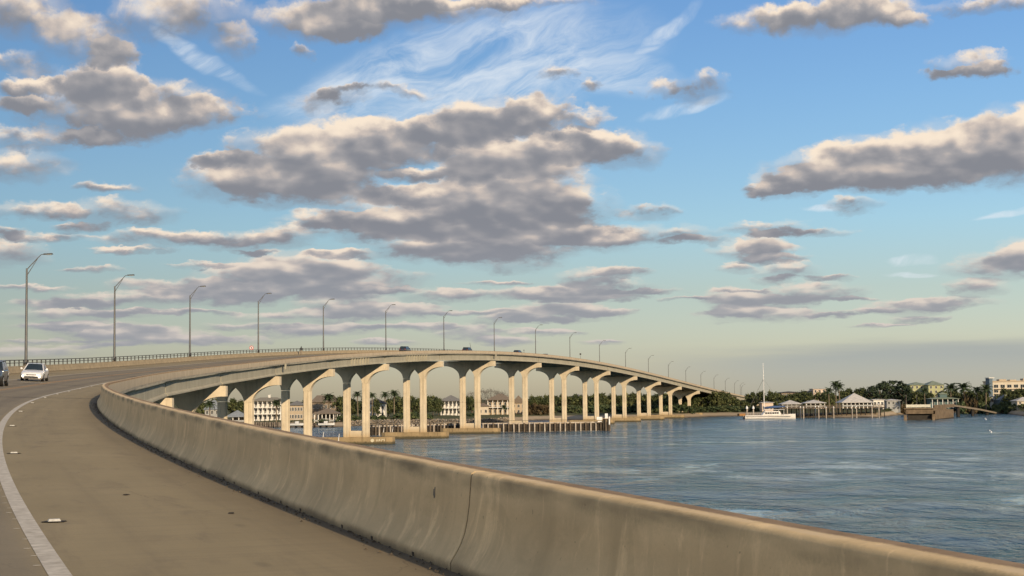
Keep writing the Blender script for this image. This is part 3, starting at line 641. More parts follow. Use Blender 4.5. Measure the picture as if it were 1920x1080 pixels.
# grit and leaf litter swept against the barrier's foot
rr = random.Random(5); mb = MB()
for i in range(900):
    s = rr.uniform(2.5, 60); off = abs(rr.gauss(0, 0.09)) + 0.01; sz = rr.uniform(0.006, 0.022)
    x, y, z = wp(s, off, 0.0); a = rr.uniform(0, 6.28)
    pts = [(x + sz*math.cos(a + j*2.09)*rr.uniform(.7,1.3), y + sz*math.sin(a + j*2.09)*rr.uniform(.7,1.3), z + 0.006) for j in range(3)]
    t0 = mb.vert((x, y, z + 0.006 + sz * 0.8)); id_ = [mb.vert(p) for p in pts]
    for j in range(3): mb.face((id_[j], id_[(j+1) % 3], t0))
    mb.face(id_)
lit = mb.build('grit', pmat('grit_brown', (0.085, 0.065, 0.042), 0.95), bridge); lit['kind'] = 'stuff'

# left parapet with a two-bar steel railing
PTH, RLH = 0.735, 0.662
def parapet_profile(h=PTH):
    return [(DECK_W + o, z) for o, z in [(0.0, -0.004), (0.0, 0.07), (0.075, 0.19), (0.12, 0.32), (0.15, h - 0.03), (0.18, h), (0.40, h), (0.43, h - 0.03), (0.432, -0.02), (0.2, -0.02)]]
for a, b_ in zip(joints, joints[1:]):
    if a > 1100: break
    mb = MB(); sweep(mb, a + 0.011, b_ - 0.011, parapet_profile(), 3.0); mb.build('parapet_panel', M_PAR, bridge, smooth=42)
RO = DECK_W + 0.28
for a, b_ in zip(ends, ends[1:]):
    if b_ < 60 or a > 600: continue
    for h0, w_, hh in ((PTH + RLH - 0.09, 0.055, 0.09), (PTH + 0.30, 0.035, 0.07)):
        mb = MB(); sweep(mb, max(a, 60) + 0.02, b_ - 0.02, [(RO - w_, h0), (RO + w_, h0), (RO + w_, h0 + hh), (RO - w_, h0 + hh)], 4.0); mb.build('rail', M_STEEL, bridge)
n_post = 0; s = 70.0
M_POST = pmat('railing_post_steel', (0.075, 0.07, 0.06), 0.6, 0.2)  # backlit shade of the posts is put into this dark base colour
while s < 560:
    x, y, z, e, ps = al(s); mb = MB(); mb.box(-0.05, 0.05, -0.085, 0.085, -0.004, RLH - 0.085)
    o = mb.build('railing_post', M_POST, bridge) if n_post == 0 else link('railing_post', pm, bridge)
    pm = o.data; o.location = wp(s, RO, PTH); o.rotation_euler = (0, 0, -ps); n_post += 1; s += SPAN / 21

# ------------------------------------------------------------------ road surface
m = bpy.data.materials.new('road_surface'); m.use_nodes = True; t = NT(m.node_tree); b = t.n['Principled BSDF']
uv = t.new('ShaderNodeTexCoord').outputs['UV']; u, v, _ = t.sep(uv)
n1, _ = t.noise(t.v('MULTIPLY', uv, (0.25, 0.6, 0)), 1.0, 5.0, 0.6); n2, _ = t.noise(t.v('MULTIPLY', uv, (0.6, 2.2, 0)), 1.0, 5.0, 0.62, 0.4)
g1, _ = t.noise(uv, 55.0, 5.0, 0.75); g2, _ = t.noise(uv, 190.0, 2.0, 0.6)
tine, _ = t.noise(t.v('MULTIPLY', uv, (9.0, 0.4, 0)), 1.0, 3.0, 0.6)
shoulder = t.mix(t.mr(n1, 0.3, 0.7), (0.250, 0.200, 0.108), (0.310, 0.248, 0.137))
lane_c = t.mix(t.mr(n1, 0.3, 0.7), (0.195, 0.162, 0.104), (0.25, 0.207, 0.135))
inlane = t.m('MULTIPLY', t.mr(v, W_SH, W_SH + 0.25, smooth=True), t.mr(v, W_SH + 7.2, W_SH + 7.5, 1.0, 0.0))
c = t.mix(inlane, shoulder, lane_c)
wx = t.m('ABSOLUTE', t.m('SUBTRACT', t.m('ABSOLUTE', t.m('SUBTRACT', t.m('MODULO', t.m('ADD', t.m('SUBTRACT', v, W_SH), 36.6), 3.66), 1.83)), 0.9))
track = t.m('MULTIPLY', t.m('MULTIPLY', t.mr(wx, 0.12, 0.5, 1.0, 0.0, smooth=True), inlane), 0.32)
c = t.mix(track, c, (0.10, 0.082, 0.062))
c = t.mix(t.m('MULTIPLY', t.mr(n2, 0.5, 0.75, smooth=True), 0.35), c, (0.115, 0.09, 0.062))
c = t.mix(t.m('MULTIPLY', t.mr(tine, 0.45, 0.8), 0.22), c, (0.13, 0.10, 0.07))
c = t.mix(t.m('MULTIPLY', t.mr(g1, 0.35, 0.75), 0.30), c, (0.12, 0.092, 0.062))
c = t.mix(t.m('MULTIPLY', t.mr(g2, 0.58, 0.72), 0.45), c, (0.34, 0.28, 0.20))
c = t.mix(t.m('MULTIPLY', t.mr(g2, 0.30, 0.40, 1.0, 0.0), 0.5), c, (0.07, 0.055, 0.04))
# damp dirt gathered along the barrier's foot
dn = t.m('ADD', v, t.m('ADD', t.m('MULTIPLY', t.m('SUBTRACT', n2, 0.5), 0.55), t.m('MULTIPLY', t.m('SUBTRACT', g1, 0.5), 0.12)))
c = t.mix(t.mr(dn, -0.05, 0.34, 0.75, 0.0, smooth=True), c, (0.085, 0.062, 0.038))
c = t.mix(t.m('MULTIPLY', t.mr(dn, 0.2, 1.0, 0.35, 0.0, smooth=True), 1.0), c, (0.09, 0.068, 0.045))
# long wear bands, hairline cracks and a few worn pale scrapes
band, _ = t.noise(t.v('MULTIPLY', uv, (0.035, 1.5, 0)), 1.0, 5.0, 0.6, 0.3)
c = t.mix(t.m('MULTIPLY', t.mr(band, 0.45, 0.75, smooth=True), 0.35), c, (0.125, 0.10, 0.062))
crk = t.new('ShaderNodeTexVoronoi', feature='DISTANCE_TO_EDGE'); t.put(crk.inputs['Vector'], t.v('ADD', t.v('MULTIPLY', uv, (0.16, 0.42, 0)), t.v('SCALE', t.xyz(n2, n1, 0.0), scale=0.35))); crk.inputs['Scale'].default_value = 1.0
c = t.mix(t.m('MULTIPLY', t.m('MULTIPLY', t.mr(crk.outputs['Distance'], 0.0, 0.0035, 1.0, 0.0), t.mr(n1, 0.42, 0.55)), 0.45), c, (0.06, 0.045, 0.03))
scr, _ = t.noise(t.v('MULTIPLY', uv, (0.7, 16.0, 0)), 1.0, 4.0, 0.6, 0.2)
c = t.mix(t.m('MULTIPLY', t.mr(scr, 0.66, 0.76, smooth=True), 0.35), c, (0.36, 0.29, 0.18))
# scattered oil and skid spots
vor = t.new('ShaderNodeTexVoronoi'); vor.inputs['Scale'].default_value = 1.0; t.put(vor.inputs['Vector'], t.v('ADD', t.v('MULTIPLY', uv, (0.33, 0.9, 0)), t.v('SCALE', t.xyz(n2, g1, 0.0), scale=0.10)))
c = t.mix(t.m('MULTIPLY', t.mr(vor.outputs['Distance'], 0.03, 0.07, 1.0, 0.0, smooth=True), 0.22), c, (0.07, 0.055, 0.04))
t.put(b.inputs['Base Color'], c); b.inputs['Roughness'].default_value = 0.86; b.inputs['Specular IOR Level'].default_value = 0.25
bn = t.new('ShaderNodeBump'); bn.inputs['Strength'].default_value = 0.5; bn.inputs['Distance'].default_value = 0.006
t.put(bn.inputs['Height'], t.m('ADD', t.m('MULTIPLY', g1, 0.6), t.m('MULTIPLY', g2, 0.6))); t.put(b.inputs['Normal'], bn.outputs[0])
M_ROAD = m
mb = MB(); sv = [S_BEG]
while sv[-1] < S_END: sv.append(min(S_END, sv[-1] + step_at(sv[-1])))
offs = [0.001, 0.4, W_SH, W_SH + 3.66, W_SH + 7.32, DECK_W - 0.001]
rows = [[mb.vert(wp(s, o, 0.0), (s, o)) for o in offs] for s in sv]
for a, b_ in zip(rows, rows[1:]):
    for j in range(len(offs) - 1): mb.face((a[j], b_[j], b_[j+1], a[j+1]))
road = mb.build('road', M_ROAD, smooth=True); struct(road, 'tan two-lane bridge roadway with wide shoulder sweeping up to the crest')
def strip(name, o0, o1, s0, s1, mat, h=0.004):
    mb = MB(); s = s0; rs = []
    while True:
        rs.append([mb.vert(wp(s, o, h), (s, o)) for o in (o0, o1)])
        if s >= s1: break
        s = min(s1, s + min(step_at(s), 2.5))
    for a, b_ in zip(rs, rs[1:]): mb.face((a[0], b_[0], b_[1], a[1]))
    return mb.build(name, mat, road)
strip('edge_line', W_SH - 0.075, W_SH + 0.085, S_BEG, 900, M_WHITE)
strip('edge_line', W_SH + 7.32 - 0.08, W_SH + 7.32 + 0.08, S_BEG, 900, M_WHITE)
for d in (-0.17, 0.05): strip('centre_line', W_SH + 3.66 + d, W_SH + 3.66 + d + 0.12, S_BEG, 900, M_YELLOW)
for s in [q for q in pier_s if 60 < q < 600]:
    mb = MB(); 
    a = [mb.vert(wp(s - 0.17, o, 0.008)) for o in np.linspace(0.0, DECK_W, 9)]; b_ = [mb.vert(wp(s + 0.17, o, 0.008)) for o in np.linspace(0.0, DECK_W, 9)]
    for j in range(8): mb.face((a[j], b_[j], b_[j+1], a[j+1]))
    mb.build('expansion_joint', M_JOINT, road)
# raised bumps of the profiled edge line
mbt = None
for i in range(46):
    s = 3.0 + i * 0.76
    x, y, z, e, ps = al(s)
    if mbt is None:
        q = MB(); q.hexa([(-0.03, -0.02, 0), (0.03, -0.02, 0), (0.03, 0.02, 0), (-0.03, 0.02, 0)], [(-0.024, -0.014, 0.003), (0.024, -0.014, 0.003), (0.024, 0.014, 0.003), (-0.024, 0.014, 0.003)]); o = q.build('line_bump', pmat('worn_line_paint', (0.33, 0.30, 0.24), 0.8, var=0.2, scale=8), road); mbt = o.data
    else: o = link('line_bump', mbt, road)
    o.location = wp(s + 0.2 * math.sin(i * 5.1), W_SH + 0.115 + 0.015 * math.sin(i * 3.3), 0.002); o.rotation_euler = (0, math.atan(e), -ps)
# raised reflective markers beside the edge line
M_RPM = pmat('marker_reflector', (0.50, 0.48, 0.42), 0.4, var=0.15, scale=20); M_PAD = pmat('marker_bitumen', (0.02, 0.018, 0.015), 0.9)
body = pad = None
for i in range(12):
    s = 9.6 + 12.2 * i; x, y, z, e, ps = al(s)
    if body is None:
        q = MB(); q.hexa([(-0.06, -0.055, 0.006), (0.06, -0.055, 0.006), (0.06, 0.055, 0.006), (-0.06, 0.055, 0.006)], [(-0.05, -0.03, 0.026), (0.05, -0.03, 0.026), (0.05, 0.03, 0.026), (-0.05, 0.03, 0.026)]); o = q.build('road_marker', M_RPM, road); body = o.data
        q = MB(); n_ = 14; q.hexa([(0.12 * math.cos(6.283*j/n_) * (1 + .2*math.sin(j*2.7)), 0.10 * math.sin(6.283*j/n_), 0.0) for j in range(n_)], [(0.11 * math.cos(6.283*j/n_) * (1 + .2*math.sin(j*2.7)), 0.09 * math.sin(6.283*j/n_), 0.005) for j in range(n_)]); pd_ = q.build('bitumen_pad', M_PAD, o); pad = pd_.data
    else:
        o = link('road_marker', body, road); link('bitumen_pad', pad, o)
    o.location = wp(s, W_SH - 0.24, 0.004); o.rotation_euler = (0, math.atan(e), -ps)
# a few flattened scraps of debris on the shoulder
M_SCRAP = pmat('debris_dark', (0.03, 0.024, 0.018), 0.9)
for (s, off, L_, a) in ((12.5, 1.45, 0.035, 1.2), (9.8, 0.7, 0.03, 0.2)):
    q = MB(); q.hexa([(-L_, -0.02, 0.002), (L_, -0.03, 0.002), (L_*.9, 0.02, 0.002), (-L_*.8, 0.03, 0.002)], [(-L_*.9, -0.01, 0.012), (L_*.9, -0.02, 0.010), (L_*.8, 0.01, 0.013), (-L_*.7, 0.02, 0.012)])
    o = q.build('debris_scrap', M_SCRAP, road); o.location = wp(s, off, 0.003); o.rotation_euler = (0, 0, a)

# ------------------------------------------------------------------ street lamps
def make_lamp():
    root = thing('street_lamp', 'street lamp', 'street lamp', group='street lamps along the bridge')
    p = MB(); p.box(-0.19, 0.19, -0.30, 0.30, -0.75, 0.02); p.box(-0.15, 0.15, -0.2, 0.2, 0.02, 0.30); p.build('pedestal', M_PAR, root)
    p = MB(); p.tube([(0, 0, 0.30), (0, 0, 4.5), (0, 0, 10.40)], [0.165, 0.135, 0.10], 10); p.build('pole', M_POLE, root, smooth=40)
    a = MB()
    a.tube([(0.0, 0, 10.28), (0.7, 0, 11.05), (1.38, 0, 11.78), (1.50, 0, 11.88), (1.85, 0, 11.92)], [0.055, 0.05, 0.042, 0.04, 0.035], 7)
    a.tube([(0.0, 0, 9.62), (0.45, 0, 10.35), (0.95, 0, 11.18), (1.25, 0, 11.66)], [0.045, 0.04, 0.035, 0.03], 7)
    a.tube([(0.62, 0, 11.03), (0.70, 0, 10.86)], 0.02, 6)
    a.build('arm', M_POLE, root, smooth=40)
    h = MB(); h.hexa([(1.70, -.13, 11.85), (2.75, -.17, 11.90), (2.75, .17, 11.90), (1.70, .13, 11.85)], [(1.72, -.09, 11.99), (2.65, -.12, 12.03), (2.65, .12, 12.03), (1.72, .09, 11.99)])
    hd = h.build('lamp_head', M_DARKSTEEL, root, bevel=0.02)
    l = MB(); l.box(2.0, 2.6, -.12, .12, 11.83, 11.872); l.build('lens', glass('lamp_lens', (0.35, 0.35, 0.32)), hd)
    return root
lamp0 = make_lamp(); nl = 0
for k in range(0, 21):
    s = LAMP_S0 + k * LAMP_DS; x, y, z, e, ps = al(s)
    o = lamp0 if nl == 0 else copy_tree(lamp0); nl += 1
    o.location = wp(s, DECK_W + 0.63, PTH); o.rotation_euler = (0, 0, -ps)
    if k == 0: o['label'] = 'tallest-looking street lamp with angled arm, standing just behind the white car'
    elif k == 20: o['label'] = 'farthest street lamp of the row at the low far end of the bridge'
    else: o['label'] = ORD[k] + ' street lamp from the left edge along the bridge parapet'

# ------------------------------------------------------------------ vehicles
M_TYRE = pmat('tyre_rubber', (0.015, 0.014, 0.013), 0.85); M_RIM = pmat('wheel_alloy', (0.45, 0.45, 0.44), 0.35, 0.8)
M_GLASS = glass('car_glass'); M_TRIM = pmat('black_trim', (0.02, 0.02, 0.02), 0.6); M_LAMPG = pmat('headlamp_glass', (0.55, 0.56, 0.56), 0.15, 0.2)
M_RED = pmat('tail_lamp_red', (0.25, 0.015, 0.01), 0.3)
M_DRL = emis('running_lamp', (1.0, 0.96, 0.88), 2.2)
def paint(name, col):
    if name in MAT: return MAT[name]
    m = pmat(name, col, 0.3, 0.15, var=0.02, scale=0.6, spec=0.5); b = m.node_tree.nodes['Principled BSDF']; b.inputs['Coat Weight'].default_value = 0.6; b.inputs['Coat Roughness'].default_value = 0.08
    return m
def make_car(name, label, col, kind, drl=False):
    """front faces -y; wheels rest on z = 0"""
    root = thing(name, label, 'car')
    if kind == 'sedan':
        L, hw = 4.75, 0.91
        st = [(-2.375, .62, .26, .56), (-2.33, .74, .22, .64), (-2.15, .84, .20, .72), (-1.7, .895, .19, .80), (-1.05, .91, .19, .90), (-.6, .91, .19, .94), (.4, .91, .19, .955), (1.3, .91, .19, .97), (1.75, .90, .20, .99), (2.2, .85, .24, 1.0), (2.33, .78, .30, .93), (2.375, .66, .36, .80)]
        gh = [(-1.02, .80, .90), (-.10, .60, 1.40), (.35, .60, 1.445), (1.0, .58, 1.41), (1.85, .74, .985)]
        wr, wb, wf = .325, 1.42, -1.36
    else:
        L, hw = 4.85, 0.96
        st = [(-2.42, .70, .36, .80), (-2.36, .82, .30, .92), (-2.15, .90, .28, 1.00), (-1.7, .95, .27, 1.06), (-1.1, .96, .27, 1.12), (-.6, .96, .27, 1.14), (.4, .96, .27, 1.15), (1.4, .96, .27, 1.16), (2.1, .94, .28, 1.17), (2.35, .90, .34, 1.16), (2.42, .80, .42, 1.05)]
        gh = [(-1.15, .86, 1.12), (-.45, .68, 1.66), (.1, .68, 1.74), (1.75, .66, 1.72), (2.3, .80, 1.16)]
        wr, wb, wf = .38, 1.45, -1.45
    b = MB(); rings = []
    for (y, w_, zb, zt) in st:
        zm = zb + (zt - zb) * .55
        half = [(0, zb), (w_ * .86, zb), (w_ * .97, zb + .10), (w_ * 1.0, zm), (w_ * .965, zt - .09), (w_ * .87, zt - .02), (w_ * .55, zt + .012), (0, zt + .025)]
        rings.append([b.vert((x, y, z)) for x, z in half] + [b.vert((-x, y, z)) for x, z in reversed(half[1:-1])])
    k = len(rings[0])
    for a, c in zip(rings, rings[1:]):
        for j in range(k): b.face((a[j], a[(j+1) % k], c[(j+1) % k], c[j]))
    b.face(rings[0]); b.face(list(reversed(rings[-1])))
    body = b.build('body', col, root, smooth=38)
    # cabin: glass sides under a painted roof
    g = MB(); rr_ = []
    for i, (y, w_, z) in enumerate(gh): rr_.append((y, w_, z))
    base = [(rr_[0][0], rr_[0][1], rr_[0][2]), (rr_[-1][0], rr_[-1][1], rr_[-1][2])]
    zb0, zb1 = rr_[0][2] - .03, rr_[-1][2] - .03; wl = hw * .92
    ws = [(-rr_[0][1], rr_[0][0], zb0), (rr_[0][1], rr_[0][0], zb0), (rr_[1][1], rr_[1][0], rr_[1][2]), (-rr_[1][1], rr_[1][0], rr_[1][2])]
    q = MB(); q.poly(ws); q.build('windscreen', M_GLASS, root)
    q = MB(); q.poly([(rr_[-1][1], rr_[-1][0], zb1), (-rr_[-1][1], rr_[-1][0], zb1), (-rr_[-2][1], rr_[-2][0], rr_[-2][2]), (rr_[-2][1], rr_[-2][0], rr_[-2][2])]); q.build('rear_window', M_GLASS, root)
    for sg in (1, -1):
        for (ya, yb) in ((0, .48), (.52, 1)):
            def P(f, up):
                yl = rr_[0][0] + .12 + (rr_[-1][0] - rr_[0][0] - .24) * f; yu = rr_[1][0] + .06 + (rr_[-2][0] - rr_[1][0] - .12) * f
                return (sg * wl, yl, zb0 + (zb1 - zb0) * f + .02) if not up else (sg * (rr_[2][1] + .005), yu, rr_[1][2] - .03 + (rr_[-2][2] - rr_[1][2]) * f)
            q = MB(); q.poly([P(ya, 0), P(yb, 0), P(yb, 1), P(ya, 1)]); q.build('side_window', M_GLASS, root)
        q = MB()   # pillars
        q.tube([(sg * rr_[0][1], rr_[0][0], zb0), (sg * rr_[1][1], rr_[1][0], rr_[1][2])], .045, 6)
        q.tube([(sg * rr_[1][1], rr_[1][0], rr_[1][2]), (sg * rr_[2][1], rr_[2][0], rr_[2][2]), (sg * rr_[-2][1], rr_[-2][0], rr_[-2][2]), (sg * rr_[-1][1], rr_[-1][0], zb1)], .045, 6)
        q.build('pillar', col, root)
        q = MB(); q.hexa([(sg * .92, -.72, .93 + (zb0 - .87)), (sg * 1.10, -.70, .94 + (zb0 - .87)), (sg * 1.10, -.58, .94 + (zb0 - .87)), (sg * .92, -.60, .93 + (zb0 - .87))], [(sg * .93, -.71, 1.07 + (zb0 - .87)), (sg * 1.09, -.69, 1.09 + (zb0 - .87)), (sg * 1.09, -.60, 1.09 + (zb0 - .87)), (sg * .93, -.62, 1.07 + (zb0 - .87))]); q.build('wing_mirror', col, root, bevel=.02)
        yf = st[0][0]; zt = st[1][3]
        q = MB(); q.hexa([(sg * .42, yf + .005, zt - .13), (sg * .80, yf + .17, zt - .11), (sg * .82, yf + .30, zt - .10), (sg * .40, yf + .12, zt - .12)], [(sg * .44, yf + .02, zt - .02), (sg * .80, yf + .18, zt + .02), (sg * .82, yf + .34, zt + .03), (sg * .42, yf + .16, zt - .01)]); q.build('headlight', M_LAMPG, root)
        if drl:
            q = MB(); q.tube([(sg * .66, yf - .005, .40), (sg * .66, yf + .12, .40)], .085, 10); q.build('running_lamp', M_DRL, root)
        yr = st[-1][0]
        q = MB(); q.box(min(sg * .5, sg * .80), max(sg * .5, sg * .80), yr - .09, yr + .012, st[-1][3] - .06, st[-1][3] + .08); q.build('tail_light', M_RED, root)
        for yw in (wf, wb):
            n = 18; tq = MB(); tq.tube([(sg * (hw - .21), yw, wr), (sg * (hw + .012), yw, wr)], wr, n); wo = tq.build('wheel', M_TYRE, root, bevel=.02)
            rq = MB(); rq.tube([(sg * (hw - .02), yw, wr), (sg * (hw + .02), yw, wr)], wr * .66, n); rq.build('rim', M_RIM, wo)
    q = MB(); r0, r1, r2, r3 = rr_[1], rr_[2], rr_[3], rr_[-2]
    seq = rr_[1:-1]; cols_ = []
    for (y, w_, z) in seq: cols_.append([q.vert((w_ * f, y, z + .035 * (1 - f * f))) for f in (-1, -.6, 0, .6, 1)])
    for a, c in zip(cols_, cols_[1:]):
        for j in range(4): q.face((a[j], a[j+1], c[j+1], c[j]))
    q.build('roof', col, root, smooth=True)
    yf = st[0][0]
    q = MB(); q.hexa([(-.58, yf - .006, .27), (.58, yf - .006, .27), (.50, yf + .10, .27), (-.50, yf + .10, .27)], [(-.52, yf - .004, .40), (.52, yf - .004, .40), (.48, yf + .10, .40), (-.48, yf + .10, .40)]); q.build('air_intake', M_TRIM, root)
    q = MB(); q.box(-.38, .38, yf - .010, yf + .08, st[1][3] - .14, st[1][3] - .07); q.build('grille', M_TRIM, root)
    q = MB(); q.box(-.26, .26, yf - .016, yf - .008, .42, .52); q.build('number_plate', pmat('plate_white', (.6, .6, .58), .5), root)
    return root
def place_car(o, s, off, toward):
    x, y, z, e, ps = al(s); p = wp(s, off, 0.006); o.location = p
    slope = (al(s + 2)[2] - al(s - 2)[2]) / 4 + e * 0
    yaw = -ps if toward else -ps + math.pi
    # the car's front is -y: unrotated it faces back along the road
    o.rotation_mode = 'XYZ'; sg = 1 if toward else -1
    o.rotation_euler = (math.atan(slope) * sg, math.atan(e) * sg, yaw)
OPP = W_SH + 3.66 + 1.75; OWN = W_SH + 1.83
white = paint('white_car_paint', (0.72, 0.70, 0.66)); dark = paint('dark_blue_grey_paint', (0.030, 0.036, 0.045)); black = paint('black_car_paint', (0.015, 0.016, 0.017))
place_car(make_car('car', 'white sedan with lit front lamps coming down the bridge in the far lane', white, 'sedan', True), 132.3, OPP, True)
place_car(make_car('car', 'dark sport utility vehicle cut off by the left edge, ahead of the white sedan', dark, 'suv'), 108.3, OPP + 0.35, True)
place_car(make_car('car', 'leftmost of the dark cars showing over the crest barrier', black, 'suv'), 401, OWN, False)
place_car(make_car('car', 'dark car over the crest beside the thin leaning pole', black, 'suv'), 457, OWN, False)
place_car(make_car('car', 'dark car over the crest right of the third central pier', dark, 'suv'), 508, OWN, False)
place_car(make_car('car', 'low dark sedan almost hidden on the far slope past the crest', black, 'sedan'), 541, OWN, False)

# ------------------------------------------------------------------ person, signs, slim poles on the deck
def skin_figure(root, name, joints, edges, mat):
    me = bpy.data.meshes.new(name); me.from_pydata([j[0] for j in joints], edges, [])
    o = link(name, me, root); sk = o.modifiers.new('skin', 'SKIN'); me.skin_vertices.new() if not me.skin_vertices else None
    for i, j in enumerate(joints): me.skin_vertices[0].data[i].radius = (j[1], j[1])
    me.skin_vertices[0].data[0].use_root = True
    su = o.modifiers.new('sub', 'SUBSURF'); su.levels = 1; su.render_levels = 1
    me.materials.append(mat); return o
pw = thing('person', 'person in black clothes walking along the parapet on the bridge shoulder', 'person')
J = [((0,0,.95),.15),((0,0,1.2),.16),((0,0,1.42),.13),((0,-.01,1.53),.06),((0,-.02,1.66),.10),((0,-.02,1.74),.08),
     ((.10,0,.88),.10),((.11,-.14,.50),.075),((.11,-.10,.09),.05),((.11,-.25,.05),.045),((-.10,0,.88),.10),((-.11,.14,.50),.075),((-.11,.32,.12),.05),((-.11,.20,.05),.045),
     ((.20,0,1.42),.06),((.25,.08,1.15),.05),((.24,-.02,.90),.04),((-.20,0,1.42),.06),((-.25,-.08,1.15),.05),((-.24,-.24,.93),.04)]
Eg = [(0,1),(1,2),(2,3),(3,4),(4,5),(0,6),(6,7),(7,8),(8,9),(0,10),(10,11),(11,12),(12,13),(2,14),(14,15),(15,16),(2,17),(17,18),(18,19)]
M_CLOTH = bpy.data.materials.new('black_top_and_tan_trousers'); M_CLOTH.use_nodes = True; t = NT(M_CLOTH.node_tree); b = t.n['Principled BSDF']
_, _, hz = t.sep(t.new('ShaderNodeTexCoord').outputs['Object'])
t.put(b.inputs['Base Color'], t.mix(t.m('GREATER_THAN', hz, 0.92), (0.27, 0.215, 0.15), (0.02, 0.02, 0.022))); b.inputs['Roughness'].default_value = 0.85
skin_figure(pw, 'body', J, Eg, M_CLOTH)
hq = MB()
for i in range(7):
    for j in range(12): 
        a0, a1 = math.pi * i / 14, math.pi * (i + 1) / 14; b0, b1 = 6.2832 * j / 12, 6.2832 * (j + 1) / 12
        f = lambda a, c: (.105 * math.sin(a) * math.cos(c), -.005 + .115 * math.sin(a) * math.sin(c), 1.69 + .10 * math.cos(a))
        hq.poly([f(a0, b0), f(a1, b0), f(a1, b1), f(a0, b1)])
hq.build('hair', pmat('dark_hair', (0.015, 0.012, 0.01), 0.7), pw)
pw.location = wp(345.5, DECK_W - 0.9, 0.004); pw.rotation_euler = (0, 0, -al(345)[4] + math.pi)
pw.scale = (1.05, 1.05, 1.05)
# round prohibition sign on the parapet
sgn = thing('road_sign', 'round red-ringed prohibition sign standing on the left parapet', 'road sign', wp(312.0, DECK_W + 0.30, PTH), -al(312)[4])
q = MB(); q.tube([(0, 0.03, -0.02), (0, 0.03, 1.25)], 0.04, 8); q.build('post', M_STEEL, sgn)
def disc(mb, cx, cz, r0, r1, y, n=28):
    for i in range(n):
        a, b_ = 2*math.pi*i/n, 2*math.pi*(i+1)/n
        if r0 > 0: mb.poly([(cx + r0*math.cos(a), y, cz + r0*math.sin(a)), (cx + r1*math.cos(a), y, cz + r1*math.sin(a)), (cx + r1*math.cos(b_), y, cz + r1*math.sin(b_)), (cx + r0*math.cos(b_), y, cz + r0*math.sin(b_))])
        else: mb.poly([(cx, y, cz), (cx + r1*math.cos(a), y, cz + r1*math.sin(a)), (cx + r1*math.cos(b_), y, cz + r1*math.sin(b_))])
q = MB(); q.tube([(0, -0.01, 1.05), (0, 0.0, 1.05)], 0.43, 28); q.v = [(x, y, z) for x, y, z in q.v]
q = MB(); q.hexa([(0.43*math.cos(2*math.pi*i/28), -0.012, 1.05 + 0.43*math.sin(2*math.pi*i/28)) for i in range(28)], [(0.43*math.cos(2*math.pi*i/28), 0.0, 1.05 + 0.43*math.sin(2*math.pi*i/28)) for i in range(28)])
q.build('sign_plate', pmat('sign_white', (0.70, 0.68, 0.64), 0.5), sgn)
q = MB(); disc(q, 0, 1.05, 0.33, 0.43, -0.016); q.build('ring', pmat('sign_red', (0.50, 0.06, 0.05), 0.5), sgn, fix=False)
q = MB(); q.poly([(-.27, -.020, 1.05+.21), (-.21, -.020, 1.05+.27), (.27, -.020, 1.05-.21), (.21, -.020, 1.05-.27)]); q.build('slash', MAT['sign_red'], sgn, fix=False)
q = MB(); q.poly([(-.05, -.018, .84), (.06, -.018, .84), (.08, -.018, 1.06), (.15, -.018, 1.20), (.02, -.018, 1.26), (-.10, -.018, 1.18), (-.06, -.018, 1.02)]); q.build('symbol', pmat('sign_black', (0.02, 0.02, 0.02), 0.5), sgn, fix=False)
def slim(name, label, s, off, h, lean, plate=None):
    o = thing(name, label, 'pole' if plate is None else 'road sign', wp(s, off, BAR_H if off < 0 else PTH), -al(s)[4])
    q = MB(); q.tube([(0, 0, -0.02), (lean * 0.4, 0, h * 0.5), (lean, 0, h)], [0.05, 0.045, 0.035], 7); q.build('post', M_DARKSTEEL, o)
    if plate: 
        q = MB(); q.box(lean - plate/2, lean + plate/2, -0.055, -0.04, h - plate, h); q.build('sign_plate', M_DARKSTEEL, o)
slim('marker_pole', 'thin dark leaning pole on the barrier beside the second dark car', 445, -0.3, 2.2, -0.35)
slim('road_sign', 'tiny sign on a short post right of the third dark car', 498.5, -0.3, 0.9, 0.0, 0.3)
slim('road_sign', 'small square sign on a post on the descending barrier', 570, -0.3, 1.9, 0.0, 0.6)
# bracket boxes hung under the deck edge
for s, off in ((273.5, -0.55), (468.2, -0.55)):
    x, y, z, e, ps = al(s); q = MB(); q.box(-0.12, 0.16, -0.35, 0.35, -1.0, -0.02); o = q.build('drain_box', M_GIR, bridge, bevel=.02); o.location = wp(s, off, -0.05); o.rotation_euler = (0, 0, -ps)

